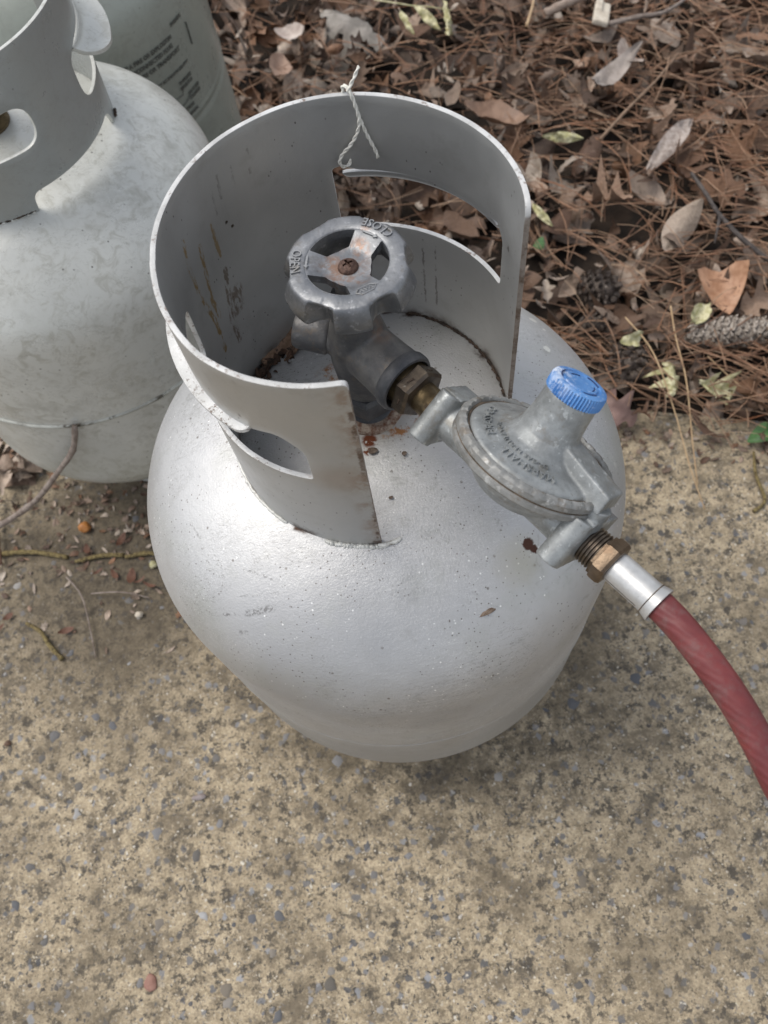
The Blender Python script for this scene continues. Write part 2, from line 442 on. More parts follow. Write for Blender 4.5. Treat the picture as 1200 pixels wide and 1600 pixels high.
def mat_simple(name, a, b, sc=80, rough=.5, met=0, bump=.0003, bsc=300, spec=None, spots=None):
    t = NT(name)
    c = t.mix(t.ramp(t.noise(sc, 5, .65), .35, .65), a, b)
    if spots: c = t.mix(t.ramp(t.noise(spots[1], 4, .7), spots[2], spots[2] + .08), c, spots[0])
    return t.out(c, rough, met, t.bump(t.noise(bsc, 4, .65), bump, .6), spec)

M_BODY = mat_body(); M_COLLAR = mat_collar(); M_RIM = mat_rim(); M_LIP = mat_lip()
M_T2 = mat_greytank('pale_grey_paint', (.50, .505, .475), (.60, .605, .57), (.38, .375, .33), .10, (.25, .45), .72)
M_T2C = mat_greytank('pale_grey_collar_paint', (.30, .315, .305), (.34, .355, .345), (.26, .27, .255), .2, (.25, .4), .25)
M_T3 = mat_greytank('grey_green_paint', (.26, .28, .245), (.33, .35, .31), (.22, .23, .20), .08, (.25, .42), .45)
M_WHEEL = mat_zinc('grey_zinc_handwheel', (.165, .172, .182), (.27, .275, .285), (.16, .145, .125), .7, (.38, .56),
                   [((.006, .009, -.003), .007, .7), ((-.005, -.005, -.004), .008, .7), ((-.008, .003, -.003), .008, .6), ((.012, .018, 0), .004, .6), ((.004, -.009, -.003), .006, .6), ((0, 0, -.004), .014, .5)])
M_LETTER = mat_zinc('zinc_lettering', (.22, .225, .23), (.33, .335, .34))
M_REG = mat_zinc('regulator_zinc', (.22, .23, .23), (.35, .365, .365), (.19, .165, .13), .5, (.4, .6))
M_REGD = mat_zinc('regulator_crimp_zinc', (.19, .19, .18), (.30, .30, .29), (.17, .125, .08), .4, (.45, .65))
M_VALVE = mat_zinc('valve_dark_brass', (.085, .085, .09), (.15, .145, .14), (.17, .135, .10), .45, (.40, .60),
                   [((.010, .008, .483), .010, .5), ((.012, -.008, .47), .010, .4)], wht=.2)
M_VDARK = mat_simple('valve_dark_metal', (.055, .058, .065), (.10, .10, .105), 120, .48, .4)
M_BRASS = mat_simple('dull_brass', (.095, .070, .04), (.19, .14, .075), 220, .40, .75, spots=((.08, .055, .035), 90, .56))
M_NUT = mat_simple('tarnished_brass_nut', (.085, .068, .055), (.15, .12, .09), 160, .34, .75, spots=((.32, .30, .26), 300, .64))
M_NUT2 = mat_simple('brown_brass_nut', (.095, .068, .045), (.165, .118, .078), 130, .36, .7, spots=((.12, .08, .05), 90, .56))
M_SCREW = mat_simple('rusty_screw', (.05, .025, .018), (.13, .075, .055), 500, .55, .4, .0006, 900)
M_RUSTR = mat_simple('rusty_seat', (.13, .055, .03), (.36, .30, .24), 220, .75, .1, .0012, 400)
M_FERR = mat_simple('bright_ferrule', (.42, .42, .415), (.55, .55, .545), 60, .42, .5, .0002, 500, spots=((.30, .28, .26), 260, .64))
M_DIRT = mat_simple('black_grime', (.02, .014, .010), (.07, .045, .03), 300, .9, 0, .001, 500)
M_GUNK = mat_simple('brown_gunk', (.06, .045, .03), (.15, .11, .075), 200, .8, 0, .0005, 500)
M_INK = mat_simple('faded_black_ink', (.045, .048, .042), (.12, .125, .11), 400, .6)
M_STRING = mat_simple('white_cotton_string', (.66, .64, .57), (.80, .78, .72), 700, .85, 0, .0006, 1500, .2)
M_WELD = mat_simple('painted_weld_bead', (.48, .48, .45), (.60, .60, .57), 200, .45, .2, .0008, 400, spots=((.12, .08, .05), 120, .62))
M_T2W = mat_simple('painted_weld_seam', (.30, .30, .27), (.45, .46, .42), 60, .4, .1, .0004, 300, spots=((.05, .04, .025), 45, .52))

def mat_blue():
    t = NT('blue_plastic'); w = t.warp(300, .004)
    c = t.mix(t.ramp(t.noise(90, 4), .35, .65), (.06, .19, .46), (.10, .26, .56))
    sc = t.mul(t.ramp(t.noise(200, 5, .75), .44, .58), t.maxf(t.blob(w, (-.009, -.004, .0075), .0065, .6), t.mul(t.blob(w, (-.004, -.011, .004), .009, .9), .75)))
    c = t.mix(sc, c, (.62, .68, .78))
    c = t.mix(t.mul(t.ramp(t.noise(600, 3), .56, .66), .35), c, (.45, .55, .72))
    return t.out(c, .42, 0, t.bump(t.noise(500, 3), .0002, .5))
M_BLUE = mat_blue()

def mat_hose():
    t = NT('red_rubber'); 
    c = t.mix(t.ramp(t.noise(45, 4), .3, .7), (.125, .027, .028), (.20, .042, .041))
    w = t.n('ShaderNodeTexWave', wave_type='BANDS', bands_direction='DIAGONAL'); w.inputs['Scale'].default_value = 120
    w.inputs['Distortion'].default_value = 2.5; w.inputs['Detail'].default_value = 2; t.put(w.inputs['Vector'], t.obj)
    c = t.mix(t.mul(t.ramp(w.outputs['Fac'], .3, .8), .22), c, (.13, .03, .035))
    c = t.mix(t.mul(t.ramp(t.noise(95, 6, .75), .48, .66), .5), c, (.14, .085, .08))
    c = t.mix(t.mul(t.ramp(t.voro(130), .10, .05), .7), c, (.06, .03, .03))
    h = t.bump(w.outputs['Fac'], .00035, .45, t.bump(t.noise(500, 3), .0002, .5))
    return t.out(c, t.ramp(t.noise(60, 4), .3, .7, .42, .6), 0, h, .4)
M_HOSE = mat_hose()

def mat_concrete():
    t = NT('sandy_concrete'); w = t.warp(140, .010)
    c = t.mix(t.ramp(t.noise(75, 6, .7), .34, .66), (.28, .225, .150), (.50, .41, .285))
    c = t.mix(t.ramp(t.noise(330, 5, .8), .50, .64), c, (.60, .505, .355))
    c = t.mix(t.mul(t.ramp(t.noise(420, 4, .8, vec=t.rot(t.obj, (0, 0, 0), (1, 7, 0))), .52, .62), .75), c, (.13, .105, .075))
    # gritty dark mortar patches
    c = t.mix(t.mul(t.ramp(t.noise(30, 7, .78, vec=t.rot(t.obj, (0, 0, 0), (2, 5, 0))), .48, .61), .75), c, (.125, .104, .078))
    c = t.mix(t.mul(t.ramp(t.noise(85, 6, .78, vec=t.rot(t.obj, (0, 0, 0), (9, 1, 0))), .53, .585), .9), c, (.070, .063, .054))
    c = t.mix(t.mul(t.ramp(t.noise(52, 6, .7, vec=t.rot(t.obj, (0, 0, 0), (3, 3, 8))), .56, .63), .8), c, (.105, .092, .074))
    # grey-blue grit just under the skin
    v = t.voro(120, vec=w); vc = t.voro(120, vec=w, out='Color')
    sp = t.n('ShaderNodeSeparateColor'); t.put(sp.inputs[0], vc)
    gm = t.mul(t.ramp(v, .42, .30), t.ramp(sp.outputs[0], .72, .76))
    c = t.mix(t.mul(gm, .85), c, t.cramp(sp.outputs[1], [(.0, (.07, .075, .085)), (.5, (.15, .15, .155)), (1, (.33, .34, .36))]))
    v2 = t.voro(420, vec=w); vc2 = t.voro(420, vec=w, out='Color')
    s2 = t.n('ShaderNodeSeparateColor'); t.put(s2.inputs[0], vc2)
    c = t.mix(t.mul(t.ramp(v2, .5, .3), t.ramp(s2.outputs[0], .74, .8)), c, t.cramp(s2.outputs[2], [(.0, (.05, .05, .05)), (.45, (.17, .16, .15)), (.8, (.45, .40, .32)), (1, (.66, .62, .54))]))
    # broad weathering
    c = t.mix(t.mul(t.ramp(t.noise(8, 5, .65), .44, .66), .55), c, (.15, .122, .085))
    # damp mark on the slab in front of the tank
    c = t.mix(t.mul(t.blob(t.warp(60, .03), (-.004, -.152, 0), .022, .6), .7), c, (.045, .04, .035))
    ringd = t.mul(t.blob(t.warp(25, .07), (0, -.03, 0), .22, .5), t.ramp(t.noise(26, 5, .7), .40, .56))  # broken darker patches round the tank foot
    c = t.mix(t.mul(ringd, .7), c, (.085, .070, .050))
    c = t.mix(t.mul(t.blob(t.warp(30, .05), (-.30, .12, 0), .24, .9), .8), c, (.066, .054, .040))  # dirt darkened further to paint in the shade by the left tank
    h = t.bump(t.noise(160, 6, .75), .0016, .8)
    h = t.bump(t.noise(520, 4, .7), .0007, .8, h)
    h = t.bump(t.ramp(t.voro(90, vec=w), .1, .5), .0012, .5, h)
    return t.out(c, .9, 0, h, .25)
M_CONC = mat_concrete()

def mat_random(name, stops, rough, bsc, bd, isl=False, veins=False, spec=.3, mottle=.5):
    t = NT(name)
    if isl: r = t.n('ShaderNodeNewGeometry').outputs['Random Per Island']
    else: r = t.n('ShaderNodeObjectInfo').outputs['Random']
    c = t.cramp(r, stops)
    c = t.mix(t.mul(t.ramp(t.noise(60, 5, .7), .42, .68), mottle), c, (.055, .037, .026))
    c = t.mix(t.mul(t.ramp(t.noise(130, 4, .7), .58, .72), .35), c, (.34, .27, .22))
    vn = t.noise(5, 3, .5, vec=t.rot(t.obj, (0, 0, .6), sc=(14, 3, 3)))
    c = t.mix(t.mul(t.ramp(t.math('ABSOLUTE', t.math('SUBTRACT', vn, .5)), .03, .0), mottle * .5), c, (.10, .065, .045))
    h = t.bump(t.noise(bsc, 5, .7), bd, .9)
    return t.out(c, rough, 0, h, spec)
LEAFC = [(.0, (.205, .140, .100)), (.12, (.070, .042, .030)), (.24, (.33, .25, .195)), (.34, (.185, .115, .078)), (.44, (.085, .052, .037)),
         (.56, (.43, .345, .28)), (.64, (.24, .130, .075)), (.76, (.115, .068, .048)), (.90, (.56, .48, .40)), (1, (.30, .155, .085))]
M_LEAF = mat_random('dry_leaf', LEAFC, .50, 9, .006)
M_LEAFS = mat_random('dry_leaf_litter', LEAFC, .52, 140, .0025, isl=True)
M_NEEDLE = mat_random('dry_pine_needle', [(0, (.27, .135, .085)), (.3, (.40, .25, .16)), (.55, (.17, .085, .05)), (.8, (.50, .36, .25)), (1, (.36, .15, .07))], .5, 300, .0002, isl=True, mottle=.25)
M_STONE = mat_random('aggregate_stone', [(0, (.11, .115, .125)), (.3, (.16, .16, .165)), (.55, (.13, .118, .10)), (.72, (.23, .23, .235)), (.86, (.20, .17, .13)), (1, (.40, .40, .40))], .85, 6, .0008, mottle=.25)
M_STONES = mat_random('aggregate_grit', [(0, (.05, .055, .062)), (.35, (.12, .12, .125)), (.6, (.08, .07, .06)), (.8, (.26, .26, .27)), (1, (.58, .54, .48))], .75, 350, .0008, isl=True, mottle=.35)
M_SOIL = mat_simple('dark_humus', (.012, .008, .005), (.035, .022, .014), 40, .95, 0, .004, 120)
M_TWIG = mat_simple('grey_brown_twig', (.15, .115, .095), (.27, .225, .195), 120, .8, 0, .0006, 500)
M_TWIGD = mat_simple('dark_twig', (.035, .028, .026), (.085, .07, .062), 120, .75, 0, .0006, 500)
M_STRAW = mat_simple('straw_stalk', (.36, .24, .13), (.48, .34, .20), 120, .6)
M_CATK = mat_simple('olive_catkin', (.12, .09, .035), (.27, .21, .09), 400, .9, 0, .003, 900, spots=((.06, .04, .02), 260, .54))
M_WILT = mat_simple('wilted_pale_leaf', (.34, .32, .14), (.62, .58, .38), 120, .6, 0, .0016, 160, spots=((.24, .20, .08), 90, .60))
M_GREEN = mat_simple('green_leaf', (.04, .10, .03), (.09, .19, .06), 80, .4)
M_HEART = mat_simple('orange_brown_leaf', (.30, .155, .085), (.42, .24, .145), 90, .55, 0, .0008, 200, spots=((.12, .06, .035), 110, .62))
M_ORANGE = mat_simple('orange_brown_berry', (.34, .13, .03), (.45, .19, .05), 200, .45)
M_CHIP = mat_simple('pale_wood', (.46, .40, .32), (.60, .54, .45), 120, .8, 0, .001, 300)
M_CONE = mat_simple('weathered_cone_scale', (.11, .085, .065), (.42, .37, .32), 260, .75, 0, .0006, 400)
M_COND = mat_simple('dark_cone_scale', (.030, .020, .016), (.11, .085, .068), 200, .7, 0, .0006, 400, spots=((.30, .25, .21), 150, .60))
M_FRAG = mat_simple('rusty_leaf_fragment', (.09, .04, .025), (.19, .085, .05), 250, .6, spots=((.05, .03, .02), 180, .55))
M_RED = mat_simple('red_stone', (.24, .12, .09), (.31, .17, .13), 150, .7)

# ------------------------------------------------------------------ the setting: soil and slab
EY0, EX0, ESL = .163, .276, -.34        # front line of the litter: y = EY0 + ESL*(x-EX0)
def edge_y(x): return EY0 + ESL * (x - EX0)

def ground():
    mb = MB(); n = 60; S = 40.0
    xs = [-S, -10, -3] + [-1.5 + 3.5 * i / n for i in range(n + 1)] + [4, 10, S]
    ys = [-S, -10, -2] + [-1 + 3.5 * i / n for i in range(n + 1)] + [4, 10, S]
    for y in ys:
        for x in xs:
            mb.v.append((x, y, -.016 + .010 * noise.noise(Vector((x * 9, y * 9, 0))) if abs(x) < 3 and abs(y) < 3 else -.016))
    w = len(xs)
    for j in range(len(ys) - 1):
        for i in range(w - 1):
            mb.f.append((j * w + i, j * w + i + 1, (j + 1) * w + i + 1, (j + 1) * w + i))
    o = mb.build('ground', M_SOIL, None, True, 0); meta(o, kind='structure')
ground()

def slab():
    bm = bmesh.new()
    x0, x1 = -2.2, 2.4; y1 = lambda x: edge_y(x) + .035; yb = -2.6
    nx = 60
    top = []
    for i in range(nx + 1):
        x = x0 + (x1 - x0) * i / nx
        top.append([bm.verts.new((x, yb, 0)), bm.verts.new((x, y1(x) + .006 * noise.noise(Vector((x * 12, 0, 0))), 0))])
    bot = [[bm.verts.new((v.co.x, v.co.y, -.09)) for v in r] for r in top]
    for i in range(nx):
        bm.faces.new((top[i][0], top[i + 1][0], top[i + 1][1], top[i][1]))
        bm.faces.new((top[i][1], top[i + 1][1], bot[i + 1][1], bot[i][1]))
        bm.faces.new((top[i + 1][0], top[i][0], bot[i][0], bot[i + 1][0]))
    bm.faces.new((top[0][0], top[0][1], bot[0][1], bot[0][0])); bm.faces.new((top[-1][1], top[-1][0], bot[-1][0], bot[-1][1]))
    me = bpy.data.meshes.new('slab'); bm.to_mesh(me); bm.free()
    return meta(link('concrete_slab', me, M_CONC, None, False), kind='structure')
SLAB = slab()

def stone_geo(r, rnd, seg=8):
    """irregular flat-topped pebble, mostly sunk into the cement"""
    vs = []; fs = []
    a0 = rnd.random() * 6; el = rnd.uniform(.55, 1); R = [rnd.uniform(.50, 1.15) for _ in range(seg)]
    hh = rnd.uniform(.12, .3) * r
    for k in range(seg):
        a = 2 * pi * k / seg
        x, y = r * R[k] * cos(a), r * R[k] * sin(a) * el
        vs.append((x * cos(a0) - y * sin(a0), x * sin(a0) + y * cos(a0), -r * .15))
    for k in range(seg):
        x, y, z = vs[k]; vs.append((x * .72 + rnd.uniform(-.05, .05) * r, y * .72, hh * rnd.uniform(.6, 1)))
    vs.append((0, 0, hh * 1.1))
    for k in range(seg):
        k2 = (k + 1) % seg
        fs += [(k, k2, seg + k2, seg + k), (seg + k, seg + k2, 2 * seg)]
    return vs, fs

def slab_pos(rnd):
    while True:
        x = rnd.uniform(-.52, .50); y = rnd.uniform(-.42, .30)
        if y < edge_y(x) - .01 and y < .26: return x, y

def aggregate():
    rnd = random.Random(5)
    protos = []
    for k in range(14):
        mb = MB(); v, f = stone_geo(1.0, rnd); mb.add(v, f); me = mb.mesh('stone'); me.materials.append(M_STONE)
        me.polygons.foreach_set('use_smooth', [True] * len(me.polygons)); protos.append(me)
    for k in range(300):
        x, y = slab_pos(rnd); r = .0030 + .0042 * rnd.random() ** 1.5
        o = bpy.data.objects.new('stone', protos[k % 14]); COL.objects.link(o); o.parent = SLAB
        o.location = (x, y, 0); o.scale = (r, r, r * .55); o.rotation_euler = (0, 0, rnd.random() * 6.28)
    mb = MB()
    for k in range(3000):
        x, y = rnd.uniform(-.8, .8), rnd.uniform(-.7, .36)
        if y > edge_y(x): continue
        r = .0009 + .0022 * rnd.random() ** 2
        v, f = stone_geo(r, rnd, 6); mb.add([(a + x, b + y, c * .6) for a, b, c in v], f)
    meta(mb.build('grit', M_STONES, SLAB, True, 0), kind='stuff')
aggregate()

# ------------------------------------------------------------------ collars: a rolled sheet with openings
def densify(poly, step, closed=True):
    out = []; n = len(poly)
    for i in range(n if closed else n - 1):
        a, b = poly[i], poly[(i + 1) % n]; d = hypot(b[0] - a[0], b[1] - a[1]); k = max(1, int(d / step + .5))
        for j in range(k): out.append((a[0] + (b[0] - a[0]) * j / k, a[1] + (b[1] - a[1]) * j / k))
    return out
def inside(p, poly):
    c = False; n = len(poly); x, y = p
    for i in range(n):
        x1, y1 = poly[i]; x2, y2 = poly[(i + 1) % n]
        if (y1 > y) != (y2 > y) and x < (x2 - x1) * (y - y1) / (y2 - y1) + x1: c = not c
    return c
def rcorner(pts, rad, n=5):
    """round the corners of a polygon; rad is one number or one per corner"""
    out = []; m = len(pts)
    for i in range(m):
        r = rad[i] if hasattr(rad, '__len__') else rad
        p = Vector(pts[i]); a = Vector(pts[i - 1]) - p; b = Vector(pts[(i + 1) % m]) - p
        if r <= 0: out.append(tuple(p)); continue
        r = min(r, a.length * .48, b.length * .48)
        pa = p + a.normalized() * r; pb = p + b.normalized() * r
        for k in range(n + 1):
            t = k / n; out.append(tuple((1 - t) ** 2 * pa + 2 * t * (1 - t) * p + t * t * pb))
    return out

def sheet(outer, holes, rfun, R0, thick, mats, parent, name, step=.0022, grid=.0045, wall=None):
    """outer/holes are polygons in (arc length, z); the sheet is rolled to radius rfun(theta, z)"""
    polys = [densify(outer, step)] + [densify(h, step) for h in holes]
    verts = []; edges = []
    for p in polys:
        b = len(verts); verts += p; edges += [(b + i, b + (i + 1) % len(p)) for i in range(len(p))]
    bpts = list(verts)
    x0 = min(p[0] for p in outer); x1 = max(p[0] for p in outer); z0 = min(p[1] for p in outer); z1 = max(p[1] for p in outer)
    nx = int((x1 - x0) / grid); nz = int((z1 - z0) / grid)
    for i in range(1, nx):
        for j in range(1, nz):
            p = (x0 + (x1 - x0) * i / nx, z0 + (z1 - z0) * j / nz)
            if inside(p, polys[0]) and not any(inside(p, h) for h in polys[1:]) and min((p[0] - q[0]) ** 2 + (p[1] - q[1]) ** 2 for q in bpts) > (grid * .45) ** 2:
                verts.append(p)
    V, E, F, *_ = delaunay_2d_cdt([Vector(p) for p in verts], edges, [], 0, 1e-7)
    tris = []
    for f in F:
        c = (V[f[0]] + V[f[1]] + V[f[2]]) / 3
        if inside(c, polys[0]) and not any(inside(c, h) for h in polys[1:]): tris.append(tuple(f))
    cnt = {}
    for f in tris:
        for i in range(3):
            a, b = f[i], f[(i + 1) % 3]
            cnt[(a, b)] = cnt.get((a, b), 0) + 1
    bnd = [(a, b) for (a, b) in cnt if (b, a) not in cnt]
    def mp(p, off):
        th = p[0] / R0; r = rfun(th, p[1]) + off
        if wall: return wall(th, p[1], r)
        return (r * cos(th), r * sin(th), p[1])
    nV = len(V); vs = [mp(p, thick / 2) for p in V] + [mp(p, -thick / 2) for p in V]
    fs = [f for f in tris] + [tuple(i + nV for i in f[::-1]) for f in tris]; mi = [0] * len(fs)
    nrm = {}
    for a, b in bnd:
        d = V[b] - V[a]; o = Vector((d.y, -d.x)).normalized()
        for q in (a, b): nrm[q] = nrm.get(q, Vector((0, 0))) + o
    ring = {}
    for q, o in nrm.items():
        o = o.normalized(); L = [q]
        for off, ex in ((.47, .10), (.0, .16), (-.47, .10)):
            vs.append(mp(V[q] + o * ex * thick, off * thick)); L.append(len(vs) - 1)
        L.append(q + nV); ring[q] = L
    for a, b in bnd:
        for k in range(4):
            fs.append((ring[b][k], ring[a][k], ring[a][k + 1], ring[b][k + 1])); mi.append(1)
    me = bpy.data.meshes.new(name); me.from_pydata(vs, [], fs)
    for m in mats: me.materials.append(m)
    me.polygons.foreach_set('material_index', mi)
    bm = bmesh.new(); bm.from_mesh(me); bmesh.ops.recalc_face_normals(bm, faces=bm.faces); bm.to_mesh(me); bm.free()
    return link(name, me, None, parent, True, 55)

def flange(parent, name, mat, th0, th1, z, R, out, drop, thick, n=48, round_end=.25, up=False, rise=0.0):
    """outward-rolled lip of a hand hole: a strip that leaves the wall and bends outwards"""
    mb = MB(); rows = []
    prof = []
    for k in range(7):
        a = pi / 2 * k / 6
        prof.append((R + drop * (1 - cos(a)), z + drop * (1 - sin(a)) if not up else z))
    prof = [(R + thick * .2, z + drop)] + [(R + (out) * (1 - cos(pi / 2 * k / 6)) ** .9, z + drop * (1 - sin(pi / 2 * k / 6))) for k in range(1, 7)]
    m = len(prof)
    vs = []; fs = []
    for i in range(n + 1):
        s = i / n; th = th0 + (th1 - th0) * s
        e = min(1, sqrt(max(0, 1 - max(0, 1 - s / round_end) ** 2)) + .02, sqrt(max(0, 1 - max(0, 1 - (1 - s) / round_end) ** 2)) + .02)
        for side in (0, 1):
            for k, (r, zz) in enumerate(prof):
                rr = R + (r - R) * e; z2 = z + drop - (z + drop - zz) * e
                # offset along the profile's normal for thickness
                if k == 0: nx, nz = 1, 0
                else:
                    dx = prof[min(k + 1, m - 1)][0] - prof[k - 1][0]; dz = prof[min(k + 1, m - 1)][1] - prof[k - 1][1]; L = hypot(dx, dz); nx, nz = -dz / L, dx / L
                q = thick * (.5 if side else -.5)
                rr += nx * q; z2 += nz * q + rise * e * sin(pi * min(1, s))
                vs.append((rr * cos(th), rr * sin(th), z2))
    W = 2 * m
    for i in range(n):
        a, b = i * W, (i + 1) * W
        for k in range(m - 1):
            fs.append((a + k, a + k + 1, b + k + 1, b + k)); fs.append((a + m + k, b + m + k, b + m + k + 1, a + m + k + 1))
        fs.append((a + m - 1, a + 2 * m - 1, b + 2 * m - 1, b + m - 1)); fs.append((a, b, b + m, a + m))
    for a in (0, n * W):
        for k in range(m - 1): fs.append((a + k, a + m + k, a + m + k + 1, a + k + 1))
    mb.add(vs, fs)
    return mb.build(name, mat, parent, True, 50)

def superprof(zs, hl, a, n, R, N=40):
    up = []
    for k in range(N + 1):
        t = pi / 2 * k / N
        up.append((R * (max(cos(t), 0) ** (2 / n)), zs + hl + a * sin(t) ** (2 / n)))
    up[-1] = (0, zs + hl + a)
    lo = [(r, 2 * zs - z) for r, z in up[::-1]]
    return lo, up

def tank_body(parent, mat, zs, hl, a, n, R, seam=None, groove=None, wob=.0005, seed=0, N=160, flat=.0):
    lo, up = superprof(zs, hl, a, n, R)
    mid = [(R, zs - hl + 2 * hl * k / 24) for k in range(1, 24)]
    if groove is not None:
        mid = []
        for k in range(1, 90):
            z = zs - hl + 2 * hl * k / 90; d = z - groove
            mid.append((R + .0012 * math.exp(-((d - .004) / .0016) ** 2) - .0016 * math.exp(-((d + .002) / .003) ** 2), z))
    prof = lo + mid + up; prof[0] = (0, prof[0][1])
    def fn(r, z, t, j):
        if r < 1e-6: return r, z
        q = noise.noise(Vector((r * cos(t) * 9 + seed, r * sin(t) * 9, z * 9))) + .35 * noise.noise(Vector((r * cos(t) * 30 + seed, r * sin(t) * 30, z * 30)))
        return r + q * wob, z + q * wob * .6
    mb = MB(); mb.lathe(prof, N, fn=fn)
    b = mb.build('body', mat, parent, True, 0)
    return b

def bead(parent, name, mat, R, z, th0, th1, rad, wob, n, zf=None, rnd=None):
    rnd = rnd or random.Random(3); P = []; rr = []
    for i in range(n + 1):
        th = th0 + (th1 - th0) * i / n
        zz = zf(th) if zf else z
        P.append(((R + rnd.uniform(-wob, wob)) * cos(th), (R + rnd.uniform(-wob, wob)) * sin(th), zz + rnd.uniform(-wob, wob)))
        rr.append(rad * rnd.uniform(.75, 1.2) * (1 if 0 < i < n else .4))
    mb = MB(); mb.tube(P, rr, 8); return mb.build(name, mat, parent, True, 0)

# ================================================================== NEAR TANK
T1 = meta(empty('propane_tank'), 'silver propane tank with open collar and handwheel valve standing in front on the concrete', 'propane tank')
tank_body(T1, M_BODY, .2218, .0868, .0873, 2.151, .155, wob=.0006, seed=3, N=220)
def seam_ring(parent, mat, R, z, w, h, seed=0):
    mb = MB(); prof = [(R - .001, z - w), (R + h * .6, z - w * .6), (R + h, z - w * .1), (R + h * .8, z + w * .5), (R - .001, z + w)]
    def fn(r, zz, t, j):
        q = noise.noise(Vector((cos(t) * 20 + seed, sin(t) * 20, j * .3)))
        return r + (q * h * .35 if r > R else 0), zz + q * w * .15
    mb.lathe(prof, 240, fn=fn, closed=True); return mb.build('weld_seam', mat, parent, True, 0)
seam_ring(T1, M_BODY, .155, .208, .0030, .0004)
mb = MB(); mb.lathe([(.100, 0), (.1035, 0), (.1035, .062), (.100, .062)], 96, closed=True); mb.build('foot_ring', M_BODY, T1)

# rim and foot of the collar are not quite round
RIMP = [(-175, .0995), (-157, .0994), (-143, .1000), (-126, .1009), (-112, .1011), (-97, .1020), (-80, .102), (-50, .101), (-20, .1012), (-3, .1010), (9, .1003), (22, .102), (34, .1029), (48, .102), (64, .0998), (83, .1004), (96, .1008), (109, .1030), (125, .1045), (139, .1046), (155, .1023), (172, .1002), (185, .0995)]
# polar angles above were measured in a frame turned against the world frame
_u = None
def rim_r(th):
    d = math.degrees(th)
    d = (ROT - d + 180) % 360 - 180 if FLIP else (d + ROT + 180) % 360 - 180
    for (a, ra), (b, rb) in zip(RIMP, RIMP[1:]):
        if a <= d <= b:
            t = (d - a) / (b - a); return (ra + (rb - ra) * t) * .76875
    return .0995 * .76875
FLIP = True; ROT = 0.0
def r_collar(th, z):
    t = max(0, min(1, (z - .384) / .149))
    t = t * t * (3 - 2 * t)
    return .0778 * (1 - t) + rim_r(th) * t
R0 = .078
A0, A1 = radians(-8.0), radians(264.0)              # the sheet runs from the right end round the back to the front end
def U(deg): return radians(deg) * R0
zt, zb = .5315, .379
outer = rcorner([(A0 * R0, zb), (A1 * R0, zb), (A1 * R0 - .0000, zt), (A0 * R0, zt)], [0, 0, .003, .007])
holeA = rcorner([(U(12.3), .4565), (U(87.5), .4545), (U(88.0), .4935), (U(84.0), .4945), (U(78), .4915), (U(25), .4895), (U(17.0), .4935), (U(12.4), .4865)],
                [.0035, .006, .003, .001, .002, .002, .002, .003])
holeB = rcorner([(U(172.5), .4560), (U(246.5), .4575), (U(247.0), .483), (U(239.5), .4955), (U(231), .4925), (U(222), .4905), (U(176), .4915), (U(172.5), .489)],
                [.006, .0025, .006, .008, .004, .003, .003, .003])
COLLAR = sheet(outer, [holeA, holeB], r_collar, R0, .0024, [M_COLLAR, M_RIM], T1, 'collar')
flange(COLLAR, 'rolled_lip', M_COLLAR, radians(18), radians(84), .4845, .0783, .0050, .0052, .0022, round_end=.05)
flange(COLLAR, 'rolled_lip', M_LIP, radians(173.5), radians(231), .4905, .0783, .0062, .0030, .0024, round_end=.10)
bead(COLLAR, 'weld_bead', M_WELD, .0800, 0, radians(-118), radians(-94), .0014, .0005, 60, zf=lambda th: .3846)
mb = MB(); mb.tube([(-.010, -.0790, .3852), (-.0065, -.0796, .3852), (-.004, -.0793, .3856), (-.001, -.0790, .3854), (.0012, -.0783, .3856), (.0028, -.0775, .3858)], [.0013, .0017, .0012, .0016, .0013, .0008], 8); mb.build('weld_bead', M_WELD, COLLAR)
bead(COLLAR, 'weld_bead', M_WELD, .0795, 0, radians(-178), radians(-135), .0010, .0003, 50, zf=lambda th: .3858)
bead(COLLAR, 'grime_line', M_DIRT, .0763, 0, radians(-6), radians(64), .0010, .0006, 90, zf=lambda th: .3868)
bead(COLLAR, 'grime_line', M_DIRT, .0762, 0, radians(118), radians(158), .0009, .0008, 60, zf=lambda th: .3868)

